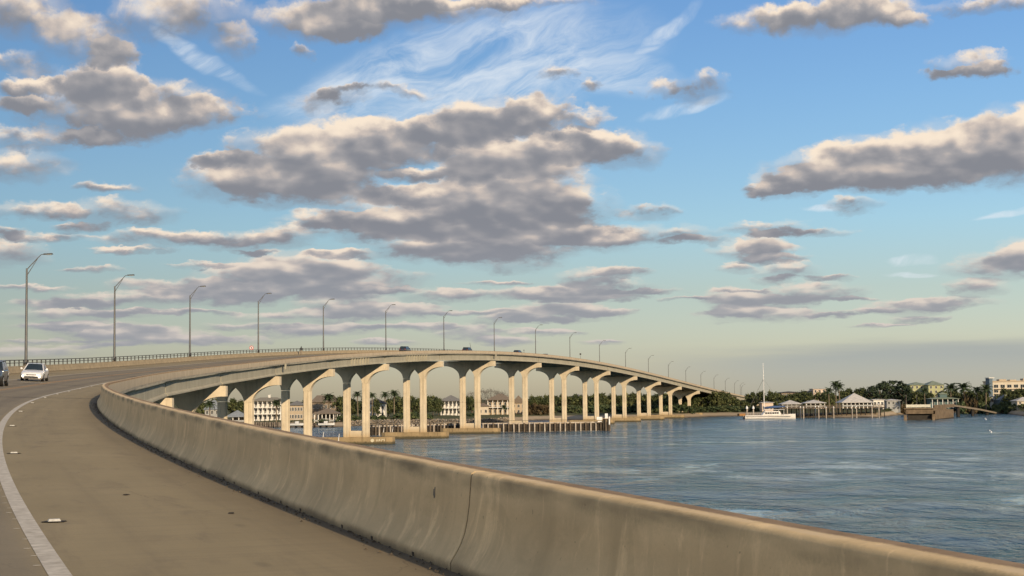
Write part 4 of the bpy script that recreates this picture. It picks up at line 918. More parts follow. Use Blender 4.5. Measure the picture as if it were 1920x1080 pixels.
# ------------------------------------------------------------------ far shore: helpers
M_TRUNK = pmat('bark', (0.10, 0.075, 0.05), 0.9, scale=2)
M_PTRUNK = pmat('palm_bark', (0.17, 0.135, 0.09), 0.9, scale=3)
def leafmat(name, c1, c2):
    m = pmat(name, c1, 0.75, col2=c2, scale=0.9, spec=0.15); m.node_tree.nodes['Principled BSDF'].inputs['Subsurface Weight'].default_value = 0.0
    return m
LEAF = {'oak': [leafmat('oak_leaf_dark', (0.058, 0.070, 0.026), (0.028, 0.037, 0.015)), leafmat('oak_leaf_light', (0.13, 0.135, 0.05), (0.065, 0.075, 0.028))],
        'pine': [leafmat('pine_needle_dark', (0.022, 0.035, 0.020), (0.012, 0.020, 0.013)), leafmat('pine_needle_light', (0.062, 0.082, 0.040), (0.034, 0.05, 0.026))],
        'shrub': [leafmat('shrub_leaf_dark', (0.055, 0.078, 0.034), (0.026, 0.04, 0.02)), leafmat('shrub_leaf_light', (0.115, 0.135, 0.055), (0.06, 0.07, 0.03))],
        'rust': [leafmat('rusty_leaf_dark', (0.075, 0.050, 0.024), (0.035, 0.028, 0.014)), leafmat('rusty_leaf_light', (0.12, 0.085, 0.042), (0.06, 0.05, 0.024))],
        'bare': [leafmat('bare_twig', (0.15, 0.135, 0.11), (0.09, 0.08, 0.066)), leafmat('bare_twig_pale', (0.19, 0.17, 0.14), (0.12, 0.11, 0.09))]}
def crown_mesh(rng, kind, H, Wd):
    """leaf-sized faces in clumps through a unit-height crown; H and Wd in metres"""
    mb = MB()
    ncl, per, ls = {'oak': (46, 26, .34), 'pine': (52, 24, .32), 'shrub': (40, 26, .30), 'rust': (34, 26, .28), 'bare': (46, 20, .20)}[kind]
    lo = {'oak': .26, 'pine': .34, 'shrub': .06, 'rust': .08, 'bare': .22}[kind]
    for c in range(ncl):
        # clump centres: uneven dome
        a = rng.uniform(0, 6.283); t_ = rng.random() ** .8; zz = lo + (1 - lo) * t_ * .95
        prof = math.sin(math.pi * min(1, (0.18 + 0.80 * t_))) ** .6
        r = Wd * .5 * prof * math.sqrt(rng.uniform(.15, 1)) * rng.uniform(.75, 1.08)
        cx, cy, cz = r * math.cos(a), r * math.sin(a), H * zz - .3
        cr = Wd * rng.uniform(.07, .16)
        mb.cur = 1 if rng.random() < .38 else 0
        for k in range(per):
            d = Vector((rng.gauss(0, 1), rng.gauss(0, 1), rng.gauss(0, .75))); d.normalize(); p = Vector((cx, cy, cz)) + d * cr * rng.random() ** .4
            n = (d + Vector((rng.uniform(-.6, .6), rng.uniform(-.6, .6), rng.uniform(-.2, .8)))).normalized()
            u = n.cross(Vector((rng.uniform(-1, 1), rng.uniform(-1, 1), .3))).normalized(); v_ = n.cross(u); s1, s2 = ls * rng.uniform(.6, 1.3), ls * rng.uniform(.4, .9)
            if kind == 'bare': s2 *= .22; s1 *= 2.0
            mb.poly([p - u * s1, p - v_ * s2, p + u * s1, p + v_ * s2])
    mb.cur = 0
    return mb
def trunk_mesh(rng, H, r, limbs=5):
    mb = MB(); mb.tube([(0, 0, -.6), (rng.uniform(-.1, .1), rng.uniform(-.1, .1), H * .3), (rng.uniform(-.3, .3), rng.uniform(-.3, .3), H * .72)], [r * 1.3, r, r * .4], 7)
    for i in range(limbs):
        a = rng.uniform(0, 6.28); z0 = H * rng.uniform(.22, .5); L_ = H * rng.uniform(.2, .34)
        mb.tube([(0, 0, z0), (L_ * .5 * math.cos(a), L_ * .5 * math.sin(a), z0 + L_ * .35), (L_ * math.cos(a), L_ * math.sin(a), z0 + L_ * .8)], [r * .55, r * .4, r * .15], 5)
    return mb
PROTO = {}
def tree(kind, px, top_row, d, width, label, group, variant=None):
    Y = d = DD(px, d); X = img_x(px, Y); gz = ground_z(X, Y)
    if kind == 'oak' and not 1366 < px < 1400: top_row = min(top_row, skyline(px) - 1.0 - (px * 37.7 % 11) * .62)
    H = max(1.2, zrow(top_row, d, px) - gz)
    v_ = (hash((int(px * 7), int(d))) % 3) if variant is None else variant
    key = (kind, v_); base = {'oak': (7.0, 7.5), 'pine': (12.0, 6.5), 'shrub': (3.2, 4.6), 'rust': (3.0, 4.0), 'bare': (8.0, 8.0)}[kind]
    nm = {'oak': 'broadleaf_tree', 'pine': 'pine_tree', 'shrub': 'shrub', 'rust': 'shrub', 'bare': 'bare_tree'}[kind]; cat = 'shrub' if kind in ('shrub', 'rust') else 'tree'
    if key not in PROTO:
        rng = random.Random(100 + v_ * 13 + len(kind) * 7 + ord(kind[0]))
        me = crown_mesh(rng, kind, *base).mesh('crown', LEAF[kind]); tm = trunk_mesh(rng, base[0], base[0] * .028).mesh('trunk', M_TRUNK); PROTO[key] = (me, tm)
    me, tm = PROTO[key]
    o = thing(nm, label, cat, (X, Y, gz), (px * 1.7) % 6.28, group); k = H / base[0]; kw = width / base[1]
    o.scale = (kw, kw, k)
    link('trunk', tm, o); link('crown', me, o)
    return o
FROND = None
def frond_mesh():
    mb = MB(); n = 9; L_ = 2.3
    for i in range(n):
        f0 = i / n
        def mid(f): return Vector((L_ * f * (1 - .12 * f), 0, .55 * math.sin(f * 1.6) - 1.15 * f * f * f))
        p, q = mid(f0), mid((i + 1) / n)
        wd = .62 * math.sin(math.pi * (0.12 + .86 * f0)) + .05
        for sg in (1, -1):
            tip = p.lerp(q, .5) + Vector((.30, sg * wd, -.20 * wd - .05))
            mb.poly([p, q, tip + Vector((.05, 0, 0)), tip - Vector((.05, 0, 0))])
    return mb.mesh('frond', LEAF['shrub'][0])
PALMT = {}
def palm(px, top_row, d, label, group='palm trees on the far shore', size=1.0):
    global FROND
    Y = d = DD(px, d); X = img_x(px, Y); gz = ground_z(X, Y); H = max(2.0, zrow(top_row, d, px) - gz - .7 * size)
    o = thing('palm_tree', label, 'palm tree', (X, Y, gz), 0, group)
    rng = random.Random(int(px * 11)); q = MB(); le = rng.uniform(-.25, .25)
    q.tube([(0, 0, -.5), (le * .4, 0, H * .5), (le, 0, H)], [.24 * size, .19 * size, .17 * size], 8); q.build('trunk', M_PTRUNK, o)
    q = MB(); q.tube([(le, 0, H - .5 * size), (le, 0, H - .1), (le, 0, H + .25)], [.2 * size, .33 * size, .1], 8); q.build('crownshaft', LEAF['shrub'][1], o)
    if FROND is None: FROND = frond_mesh()
    nf = 22
    for i in range(nf):
        f = link('frond', FROND, o); t_ = i / nf; f.location = (le, 0, H + .05); f.rotation_euler = (rng.uniform(-.3, .3), R(-62 + 95 * t_) + rng.uniform(-.12, .12), i * 2.399); f.scale = [size * rng.uniform(.85, 1.12)] * 3
    return o

# buildings -----------------------------------------------------------------
def wallmat(n, c): return pmat(n, c, 0.85, var=0.06, scale=0.6)
WALL = {'white': wallmat('white_siding', (0.66, 0.63, 0.56)), 'cream': wallmat('cream_stucco', (0.52, 0.45, 0.34)), 'tan': wallmat('tan_stucco', (0.40, 0.32, 0.22)), 'grey': wallmat('grey_siding', (0.30, 0.30, 0.28)),
        'yellow': wallmat('yellow_green_stucco', (0.36, 0.36, 0.19)), 'pink': wallmat('pale_pink_stucco', (0.58, 0.46, 0.36)), 'teal': wallmat('teal_cladding', (0.085, 0.13, 0.125)), 'brown': wallmat('brown_siding', (0.20, 0.155, 0.11)), 'blue': wallmat('blue_grey_cladding', (0.11, 0.15, 0.18))}
ROOF = {'grey': pmat('grey_shingles', (0.16, 0.155, 0.145), 0.9, scale=2, bump=.3), 'metal': pmat('pale_metal_roof', (0.50, 0.47, 0.42), 0.5, 0.1, scale=1), 'brown': pmat('brown_shingles', (0.17, 0.135, 0.10), 0.9, scale=2, bump=.3), 'green': pmat('green_metal_roof', (0.20, 0.23, 0.16), 0.6, scale=1),
        'dark': pmat('dark_shingles', (0.075, 0.07, 0.068), 0.9, scale=2, bump=.3), 'olive': pmat('weathered_shingles', (0.22, 0.20, 0.155), 0.9, scale=2, bump=.3), 'slate': pmat('blue_grey_roof', (0.21, 0.23, 0.24), 0.7, scale=1)}
M_PANE = glass('window_pane', (0.025, 0.03, 0.032)); M_FRAME = wallmat('window_frame_white', (0.60, 0.58, 0.52)); M_POSTW = wallmat('porch_white', (0.68, 0.65, 0.58)); M_INNER = wallmat('porch_interior', (0.16, 0.14, 0.11))  # the last is a plain dark brown for walls inside the pavilions
def hip(mb, x0, x1, y0, y1, z0, z1, ov=.6, ridge=None, th=.14):
    x0, x1, y0, y1 = x0 - ov, x1 + ov, y0 - ov, y1 + ov
    w_, d_ = x1 - x0, y1 - y0; cy = (y0 + y1) / 2
    inset = min(w_, d_) / 2 if ridge is None else ridge
    inset = min(inset, w_ / 2 - .01)
    a, b_ = (x0 + inset, cy, z1), (x1 - inset, cy, z1)
    e = [(x0, y0, z0), (x1, y0, z0), (x1, y1, z0), (x0, y1, z0)]; l = [(p[0], p[1], z0 - th) for p in e]
    mb.poly([e[0], e[1], b_, a]); mb.poly([e[2], e[3], a, b_]); mb.poly([e[1], e[2], b_]); mb.poly([e[3], e[0], a])
    for i in range(4): mb.poly([l[i], l[(i+1) % 4], e[(i+1) % 4], e[i]])
    mb.poly(list(reversed(l)))
WIN = {}
def window(parent, x, y, z, w_, h_, frame=M_FRAME):
    key = (round(w_, 2), round(h_, 2), frame.name)
    if key not in WIN:
        f = MB(); t_ = .09
        f.box(-w_/2 - t_, -w_/2, -.06, .05, -t_, h_ + t_); f.box(w_/2, w_/2 + t_, -.06, .05, -t_, h_ + t_); f.box(-w_/2, w_/2, -.06, .05, h_, h_ + t_); f.box(-w_/2, w_/2, -.08, .05, -t_, 0); f.box(-.03, .03, -.03, .05, 0, h_)
        p = MB(); p.box(-w_/2, w_/2, -.012, .03, 0, h_); WIN[key] = (f.mesh('window', frame), p.mesh('pane', M_PANE))
    f, p = WIN[key]; o = link('window', f, parent); o.location = (x, y, z); link('pane', p, o); return o
def house(label, px0, px1, apex, eave, base_row, d, depth, wall, roof, floors=2, nwin=4, porch=0, rz=0.0, name='house', cat='house', ridge=None, chimney=None, gable=False, win=(.9, 1.35), base_z=None, cupola=False):
    pm_ = (px0 + px1) / 2; Y = d = DD(pm_, d); X0, X1 = img_x(px0, Y), img_x(px1, Y); cx = (X0 + X1) / 2; hw = (X1 - X0) / 2
    gz = ground_z(cx, Y + depth / 2); zb = gz if base_z is None else base_z
    ze, za = zrow(eave, d, pm_), zrow(apex, d, pm_)
    o = thing(name, label, cat, (cx, Y, zb), rz)
    ze -= zb; za -= zb
    q = MB(); q.box(-hw, hw, porch, depth, -1.0, ze); q.build('wall', wall, o)
    q = MB()
    if gable:
        for (xa, xb) in ((-hw - .4, hw + .4),): q.poly([(xa, -.4, ze), (xb, -.4, ze), (0, -.4, za)]); q.poly([(xb, depth + .4, ze), (xa, depth + .4, ze), (0, depth + .4, za)]); q.poly([(xa, -.4, ze), (0, -.4, za), (0, depth + .4, za), (xa, depth + .4, ze)]); q.poly([(xb, depth + .4, ze), (0, depth + .4, za), (0, -.4, za), (xb, -.4, ze)]); q.poly([(xa, -.4, ze), (xa, depth + .4, ze), (xb, depth + .4, ze), (xb, -.4, ze)])
    else: hip(q, -hw, hw, 0, depth, ze + .14, za, ridge=ridge)
    ro = q.build('roof', roof, o)
    if chimney is not None:
        q = MB(); q.box(chimney - .45, chimney + .45, depth / 2 - .4, depth / 2 + .4, za - 1.2, za + .9); q.box(chimney - .55, chimney + .55, depth / 2 - .5, depth / 2 + .5, za + .9, za + 1.05); q.build('chimney', wall, ro)
    if cupola:
        q = MB(); q.box(-hw * .28, hw * .28, depth / 2 - hw * .28, depth / 2 + hw * .28, za - 1.2, za + 1.3); cu = q.build('cupola', wall, o); q = MB(); hip(q, -hw * .28, hw * .28, depth / 2 - hw * .28, depth / 2 + hw * .28, za + 1.44, za + 2.3, ov=.35); q.build('cupola_roof', roof, o)
    fh = ze / floors
    for f in range(floors):
        for i in range(nwin):
            window(o, -hw + (i + .5) * 2 * hw / nwin, porch - .055, f * fh + fh * .26, min(win[0], 2 * hw / nwin * .62), min(win[1], fh * .55))
        if porch:
            if f: 
                q = MB(); q.box(-hw, hw, -.1, porch - .002, f * fh - .14, f * fh + .16); q.build('balcony_floor', M_POSTW, o)
                q = MB(); q.box(-hw, hw, -.05, .0, f * fh + .95, f * fh + 1.05); q.build('balcony_rail', M_POSTW, o)
            n = max(3, nwin + 1)
            for i in range(n):
                xx = -hw + .2 + (2 * hw - .4) * i / (n - 1); q = MB(); q.box(xx - .14, xx + .14, .0, .28, f * fh + (.165 if f else -.8), (f + 1) * fh - (.145 if f < floors - 1 else 0.0)); q.build('porch_post', M_POSTW, o)
    return o
def pavilion(label, px0, px1, apex, eave, d, depth, deck_z, roof, nposts, name='pavilion', cat='pavilion', base=True):
    pm_ = (px0 + px1) / 2; Y = d = DD(pm_, d); X0, X1 = img_x(px0, Y), img_x(px1, Y); cx, hw = (X0 + X1) / 2, (X1 - X0) / 2
    o = thing(name, label, cat, (cx, Y, deck_z)); ze, za = zrow(eave, d, pm_) - deck_z, zrow(apex, d, pm_) - deck_z
    q = MB(); hip(q, -hw, hw, 0, depth, ze + .14, za, ov=.5); q.build('roof', roof, o)
    for yy in (.2, depth - .4):
        for i in range(nposts):
            xx = -hw + .3 + (2 * hw - .6) * i / (nposts - 1); q = MB(); q.box(xx - .15, xx + .15, yy, yy + .3, -.6, ze); q.build('post', M_POSTW, o)
    q = MB(); q.box(-hw * .55, hw * .55, depth * .45, depth * .8, 0.0, ze * .96); q.build('bar_wall', M_INNER, o)
    q = MB(); q.box(-hw, hw, .05, .12, .35, 1.0); q.build('railing', WALL['grey'], o)
    return o

# ------------------------------------------------------------------ far shore: houses seen through the arches
house('white three-level house with olive hip roof and chimney, left behind the piers', 474, 527, 745, 752, 785, 572, 10, WALL['white'], ROOF['olive'], floors=3, nwin=6, porch=2.2, chimney=.3, ridge=3.0)
house('grey-roofed tan house between the two columns of one pier', 541, 568, 751, 760, 785, 580, 9, WALL['tan'], ROOF['grey'], floors=2, nwin=5, porch=0)
house('large brown house with dark roof left of the tall palm', 585, 630, 741, 754, 784, 604, 11, WALL['brown'], ROOF['brown'], floors=2, nwin=6, ridge=2.0)
house('white house with dark grey roof half hidden by palms', 686, 722, 746, 757, 780, 630, 9, WALL['white'], ROOF['dark'], floors=2, nwin=4)
house('white two-storey house with full balconies and grey hip roof', 826, 864, 741, 752, 777, 690, 9, WALL['white'], ROOF['grey'], floors=2, nwin=5, porch=2.4)
house('sprawling tan house with brown hip roof and white entry columns', 914, 962, 738, 750, 777, 704, 11, WALL['tan'], ROOF['brown'], floors=2, nwin=5, porch=2.0, chimney=5.0)
house('low garage wing with shallow brown roof beside the tan house', 896, 916, 755, 762, 777, 702, 8, WALL['cream'], ROOF['brown'], floors=1, nwin=2)
house('gabled brown roof house right of the sprawling tan house', 960, 985, 741, 756, 778, 716, 9, WALL['tan'], ROOF['brown'], floors=2, nwin=3, gable=True)
house('grey house with pale gable seen beside the leftmost visible arch', 384, 412, 748, 768, 788, 560, 9, WALL['grey'], ROOF['slate'], floors=2, nwin=3)
house('distant pale house above the trees left of the beach', 1072, 1098, 739, 744, 770, 990, 12, WALL['grey'], ROOF['grey'], floors=3, nwin=3)
house('distant reddish house showing over trees at the beach', 1170, 1196, 739, 745, 770, 990, 12, WALL['brown'], ROOF['brown'], floors=3, nwin=3)
house('distant blue-grey roofed house seen through the last open arch', 1216, 1244, 739, 746, 770, 990, 12, WALL['blue'], ROOF['slate'], floors=3, nwin=3)
pavilion('boathouse with light slate hip roof at the far left dock', 424, 460, 769, 782, 548, 8, 1.7, ROOF['slate'], 4, name='boathouse', cat='boathouse')
pavilion('brown-roofed waterside gazebo in front of the large brown house', 588, 634, 766, 776, 562, 9, 1.6, ROOF['brown'], 7, name='gazebo', cat='gazebo')
# sea wall of stacked stone in front of the gardens
M_STONE = [pmat('wall_stone_grey', (0.26, 0.23, 0.19), 0.95, scale=1.5), pmat('wall_stone_tan', (0.33, 0.26, 0.18), 0.95, scale=1.5), pmat('wall_stone_dark', (0.10, 0.085, 0.065), 0.95, scale=1.5)]
swl = thing('sea_wall', 'low rough stone sea wall along the gardens behind the central piers', 'sea wall', (img_x(800, 645), 640, 0))
q = MB(); x0, x1 = img_x(645, 620) - swl.location.x, img_x(962, 690) - swl.location.x
def sw_y(xw): 
    px = 960 + (xw + swl.location.x) / 645 * FPX
    return shore(px) - swl.location.y
n = 40; pts = [(x0 + (x1 - x0) * i / n) for i in range(n + 1)]
lo = [(x, sw_y(x) + .2) for x in pts]
for (xa, ya), (xb, yb) in zip(lo, lo[1:]): q.hexa([(xa, ya, -1), (xb, yb, -1), (xb, yb + 2.5, -1), (xa, ya + 2.5, -1)], [(xa, ya + .5, 2.0), (xb, yb + .5, 2.0), (xb, yb + 2.5, 2.0), (xa, ya + 2.5, 2.0)])
q.build('wall_core', M_STONE[2], swl)
rng = random.Random(3); q = MB()
for i in range(1500):
    x = rng.uniform(x0, x1); f = rng.random(); y = sw_y(x) + .15 + .5 * f; z = 2.1 * f; s_ = rng.uniform(.16, .42); q.cur = rng.choice([0, 0, 1, 1, 2])
    vs = [q.vert((x + s_ * a * rng.uniform(.8, 1.5), y + s_ * b_ * rng.uniform(.6, 1), z + s_ * c * rng.uniform(.6, 1.1))) for a, b_, c in ((1, 0, 0), (-1, 0, 0), (0, 1, 0), (0, -1, 0), (0, 0, 1), (0, 0, -1))]
    for f3 in ((0, 2, 4), (2, 1, 4), (1, 3, 4), (3, 0, 4), (2, 0, 5), (1, 2, 5), (3, 1, 5), (0, 3, 5)): q.face([vs[j] for j in f3])
st_ = q.build('stones', M_STONE, swl); st_['kind'] = 'stuff'
# docks and moored boats at the left shore
M_WOOD = pmat('weathered_timber', (0.17, 0.13, 0.09), 0.9, col2=(0.085, 0.065, 0.045), scale=1.2, bump=.3); M_WOODP = pmat('pale_bleached_timber', (0.50, 0.44, 0.36), 0.9, col2=(0.26, 0.21, 0.16), scale=0.7); M_WOODD = pmat('wet_dark_timber', (0.06, 0.048, 0.034), 0.9, col2=(0.025, 0.02, 0.016), scale=1.0)
def dock(label, X0, X1, Y, depth, z, npile, mat=M_WOOD, pile_mat=M_WOODD, pile_up=.6, rail=False, name='dock', pile_front=True):
    o = thing(name, label, 'dock', ((X0 + X1) / 2, Y, 0)); hw = (X1 - X0) / 2
    nb = 10
    for i in range(nb):
        xa, xb = -hw + 2 * hw * i / nb, -hw + 2 * hw * (i + 1) / nb; q = MB(); q.box(xa + .02, xb - .02, 0, depth, z - .22, z); q.build('deck_board', mat, o)
    for yy in (([-.25] if pile_front else []) + [depth + .2]):
        for i in range(npile):
            xx = -hw + .4 + (2 * hw - .8) * i / max(1, npile - 1); q = MB(); q.tube([(xx, yy, -2), (xx, yy, z + pile_up)], .19, 8); q.build('pile', pile_mat, o)
    if rail:
        q = MB(); q.box(-hw, hw, .02, .10, z + .95, z + 1.08); q.build('handrail', mat, o)
        q = MB(); q.box(-hw, hw, .03, .08, z + .45, z + .55); q.build('mid_rail', mat, o)
        for i in range(14):
            xx = -hw + .1 + (2 * hw - .2) * i / 13; q = MB(); q.box(xx - .05, xx + .05, .03, .11, z, z + .95); q.build('rail_post', mat, o)
    return o
dock('dark timber dock in front of the white three-level house', img_x(478, 618), img_x(524, 618), 612, 4, 1.5, 6)
dock('timber dock beside the brown-roofed gazebo', img_x(545, 608), img_x(628, 608), 602, 3, 1.2, 8)
def motorboat(label, px, d, L_=6.5):
    o = thing('motorboat', label, 'boat', (img_x(px, d), d, 0.75)); q = MB()
    secs = [(-.5, .75, 0), (-.2, .95, -.02), (.15, .95, 0), (.38, .6, .08), (.5, .04, .25)]; rs = []
    for f, w_, up in secs: rs.append([q.vert((f * L_, -w_ * 1.1, .95 + up)), q.vert((f * L_, -w_ * .8, .25)), q.vert((f * L_, 0, 0 + up)), q.vert((f * L_, w_ * .8, .25)), q.vert((f * L_, w_ * 1.1, .95 + up))])
    for a, b_ in zip(rs, rs[1:]):
        for j in range(4): q.face((a[j], a[j+1], b_[j+1], b_[j]))
        q.face((a[0], b_[0], b_[4], a[4]))
    q.face(rs[0]); q.build('hull', pmat('boat_gelcoat', (0.66, 0.65, 0.62), .35), o, smooth=30)
    q = MB(); q.box(-.9, .5, -.55, .55, .95, 1.75); q.build('console', pmat('boat_console', (.55, .55, .54), .5), o, bevel=.06)
    q = MB(); q.box(-1.3, .8, -.9, .9, 2.5, 2.58); q.build('canopy', MAT['boat_gelcoat'], o)
    for xx in (-1.2, .7):
        for yy in (-.8, .8): q = MB(); q.tube([(xx, yy, .95), (xx, yy, 2.5)], .04, 6); q.build('canopy_post', M_STEEL, o)
    q = MB(); q.box(-L_ * .5 - .5, -L_ * .5 - .02, -.25, .25, .2, 1.3); q.build('outboard_motor', M_TRIM, o, bevel=.05)
    return o
motorboat('white motorboat hoisted at the dock between two pier columns', 558, 600, 5.6)
motorboat('small dark-shadowed motorboat moored left of the central pier', 612, 598, 6.0)

# timber fender along the channel -------------------------------------------
def fender(label, pA, pB, npile, z, mats, ladder=False, signs=False):
    A, B = Vector((*pA, 0)), Vector((*pB, 0)); d = (B - A); L_ = d.length; rz = math.atan2(d.y, d.x)
    o = thing('timber_fender', label, 'fender', A, rz)
    for i in range(npile):
        x = L_ * i / (npile - 1); rng = random.Random(i + npile); q = MB(); up = rng.uniform(.1, .5) if ladder else rng.uniform(-.12, .12)
        q.tube([(x, 0, -2), (x + rng.uniform(-.06, .06), 0, z - .15 + up)], [.25, .23], 8); q.build('pile', mats[i % len(mats)], o)
        if not ladder and i % 2 == 0:
            q = MB(); q.tube([(x + .5, .9, -2), (x + .4, .55, z - .3)], .2, 8); q.build('batter_pile', M_WOODD, o)
    for zz, t_ in ((z - .35, .32), (z - 1.55, .22), (.55, .22)):
        q = MB(); q.box(-.3, L_ + .3, .255, .50, zz, zz + t_); q.build('wale', M_WOODP if zz > z - 1 else M_WOODD, o)
    q = MB(); q.box(-.3, L_ + .3, .0, .55, z + .55, z + .64); q.build('walkway_rail', M_WOODD, o)
    q = MB(); q.box(-.3, L_ + .3, .52, .66, .1, z - .5); q.build('backing_boards', M_WOODD, o)
    return o, L_
fA = (img_x(697, 455), 455); fB = (img_x(865, 478), 478); fC = (img_x(905, 484), 484); fD = (img_x(1136, 488), 488)
fender('dark ladder-like timber fender between the central piers', fA, fB, 26, 2.9, [M_WOODD, M_WOOD, M_WOODP], True)
fo, FL = fender('long timber fender of pale piles ending beyond the third central pier', fC, fD, 25, 2.85, [M_WOODP, M_WOODP, M_WOOD])
# end cluster with white marker boxes
cl = thing('fender_dolphin', 'cluster of dark piles with white marker boxes at the end of the fender', 'dolphin', (img_x(1136, 488), 487.2, 0))
for i, (x, y) in enumerate([(-1.0, 0), (-.2, -.5), (.6, -.5), (1.2, 0), (.8, .6), (-.4, .6)]):
    q = MB(); q.tube([(x, y, -2), (x * .8, y * .8, 3.6)], .26, 8); q.build('pile', [M_WOODD, M_WOOD][i % 2], cl)
M_SIGNW = pmat('white_board', (0.74, 0.72, 0.68), .6)
for bx in ((-2.9, -1.2, -.8, -.5, 3.35, 4.25), (-.4, .45, -1.0, -.7, 3.75, 5.25), (.75, 1.1, -1.0, -.75, 1.9, 4.3), (-2.6, -1.4, -.75, -.5, 2.75, 3.05)):
    q = MB(); q.box(*bx); q.build('marker_board', M_SIGNW, cl)
for i, (px, row) in enumerate([(605, 826), (619, 827), (634, 831), (718, 817), (735, 815), (820, 809), (837, 808)]):
    d = depth_of(px, row + 4); o = thing('marker_stake', ['leftmost white stake on the near footing', 'second white stake on the near footing', 'stout white stake at the barrier edge on the near footing', 'white bent stake on the second footing, left one', 'white bent stake on the second footing, right one', 'pale stake left at the third footing', 'pale stake right at the third footing'][i], 'stake', (img_x(px, d), d, 0), group='white stakes at the footings')
    q = MB(); q.tube([(0, 0, -1), (.1, 0, 1.6), (.25, 0, 2.6)], [.10, .09, .07], 6); q.build('stake_shaft', M_SIGNW, o)

# ------------------------------------------------------------------ far shore: right-hand buildings
house('square green-grey pavilion with cupola behind the old pier', 1748, 1798, 744, 748, 760, 838, 10, WALL['teal'], ROOF['green'], floors=1, nwin=5, porch=3, cupola=True, cat='building', name='waterfront_building', base_z=3.6)
house('large yellow-green house with several hip roofs above the trees', 1708, 1742, 716, 722, 745, 905, 14, WALL['yellow'], ROOF['green'], floors=4, nwin=4, base_z=5)
house('taller gabled wing of the yellow-green house', 1742, 1771, 713.5, 722, 745, 906, 14, WALL['yellow'], ROOF['green'], floors=4, nwin=3, base_z=5)
house('boxy grey house with white roof units beside the dock', 1663, 1688, 748, 751, 766, 800, 9, WALL['grey'], ROOF['metal'], floors=2, nwin=3)
house('pink stucco building catching the sun behind the pavilions', 1526, 1550, 728, 729, 750, 905, 12, WALL['pink'], ROOF['metal'], floors=4, nwin=3, cat='building', name='building')
house('grey block with dark flat roof behind the small pavilions', 1466, 1500, 733.5, 736, 750, 905, 12, WALL['brown'], ROOF['dark'], floors=3, nwin=5, cat='building', name='building')
house('slim grey stair tower left of the pink building', 1512, 1526, 732, 733, 750, 906, 10, WALL['grey'], ROOF['metal'], floors=4, nwin=2, cat='building', name='building')
house('small pale cottage behind the mast of the catamaran', 1429, 1450, 753, 755, 766, 800, 7, WALL['pink'], ROOF['metal'], floors=1, nwin=3)
house('white modern house with flat terraces low at the right', 1850, 1872, 742, 744, 764, 860, 9, WALL['white'], ROOF['slate'], floors=3, nwin=3)
house('blue-grey gabled house beside the white modern house', 1874, 1898, 740, 750, 764, 862, 9, WALL['blue'], ROOF['slate'], floors=2, nwin=3, gable=True)
house('cream cottage at the right edge of the picture', 1908, 1940, 744, 752, 764, 850, 9, WALL['cream'], ROOF['metal'], floors=2, nwin=3)
# long tan hotel at the right edge
ht = thing('hotel', 'long tan flat-roofed hotel with blue corner tower at the right edge', 'building', (img_x(1858, 835), 835, 3)); HZ = lambda r: zrow(r, 835, 1880) - 3
hx = lambda p: img_x(p, 835) - ht.location.x
q = MB(); q.box(hx(1862), hx(2010), 0, 16, -1, HZ(716)); q.build('wall', WALL['cream'], ht)
q = MB(); q.box(hx(1862) - .3, hx(2010) + .3, -.3, 16.3, HZ(716), HZ(714)); q.build('parapet', WALL['tan'], ht)
q = MB(); q.box(hx(1856), hx(1862) - .002, -.8, 6, -1, HZ(709)); q.build('corner_tower', WALL['blue'], ht)
q = MB(); q.box(hx(1855), hx(1865), -1.0, 6.2, HZ(709), HZ(707.5)); q.build('tower_cap', WALL['white'], ht)
for (a, b_, r0, r1) in ((1880, 1893, 711, 716), (1900, 1912, 712, 716), (1925, 1950, 710, 716)):
    q = MB(); q.box(hx(a), hx(b_), 4, 9, HZ(r1) + .01, HZ(r0)); q.build('roof_unit', WALL['tan'], ht)
for f, r in enumerate((727, 736, 745)):
    for i in range(11): window(ht, hx(1869 + i * 12.5), -.055, HZ(r), 2.2, 1.6)
    q = MB(); q.box(hx(1866), hx(2006), -.9, -.002, HZ(r) - .75, HZ(r) - .55); q.build('balcony_floor', WALL['tan'], ht)
# pavilions on a piled deck
DZ = zrow(764, 712, 1560)
dk = thing('pile_deck', 'long raised timber deck on tall piles under the pavilions', 'deck', (img_x(1560, 715), 715, 0)); dx = lambda p: img_x(p, 715) - dk.location.x
nb = 24; a0, a1 = dx(1462), dx(1660)
for i in range(nb):
    q = MB(); q.box(a0 + (a1 - a0) * i / nb + .02, a0 + (a1 - a0) * (i + 1) / nb - .02, 0, 16, DZ - .3, DZ); q.build('deck_board', M_WOOD, dk)
for i in range(23):
    x = a0 + .3 + (a1 - a0 - .6) * i / 22
    q = MB(); q.tube([(x, .6, -1.5), (x, .6, DZ - .3)], .2, 8); q.build('pile', M_WOODD, dk)
    q = MB(); q.tube([(x, 8, -1.5), (x, 8, DZ - .3)], .2, 8); q.build('pile', M_WOODD, dk)
    q = MB(); q.box(x - .06, x + .06, .05, .17, DZ, DZ + 1.0); q.build('rail_post', M_WOOD, dk)
for zz in (.95, .62, .3): q = MB(); q.box(a0, a1, .06, .14, DZ + zz, DZ + zz + .12); q.build('rail', M_WOOD, dk)
pavilion('left small pavilion with pale hip roof on the raised deck', 1467, 1503, 750, 758, 741, 9, DZ, ROOF['metal'], 5)
pavilion('middle small pavilion with pale hip roof on the raised deck', 1511, 1548, 749.5, 756, 742, 9, DZ, ROOF['metal'], 5)
pavilion('large open-sided pavilion with broad white hip roof on the deck', 1580, 1636, 737, 755, 741, 13, DZ, ROOF['metal'], 8)
house('low shed annex joined to the large pavilion end', 1638, 1658, 748, 749.5, 762, 744, 8, WALL['white'], ROOF['metal'], floors=1, nwin=3, base_z=DZ, name='annex', cat='shed')
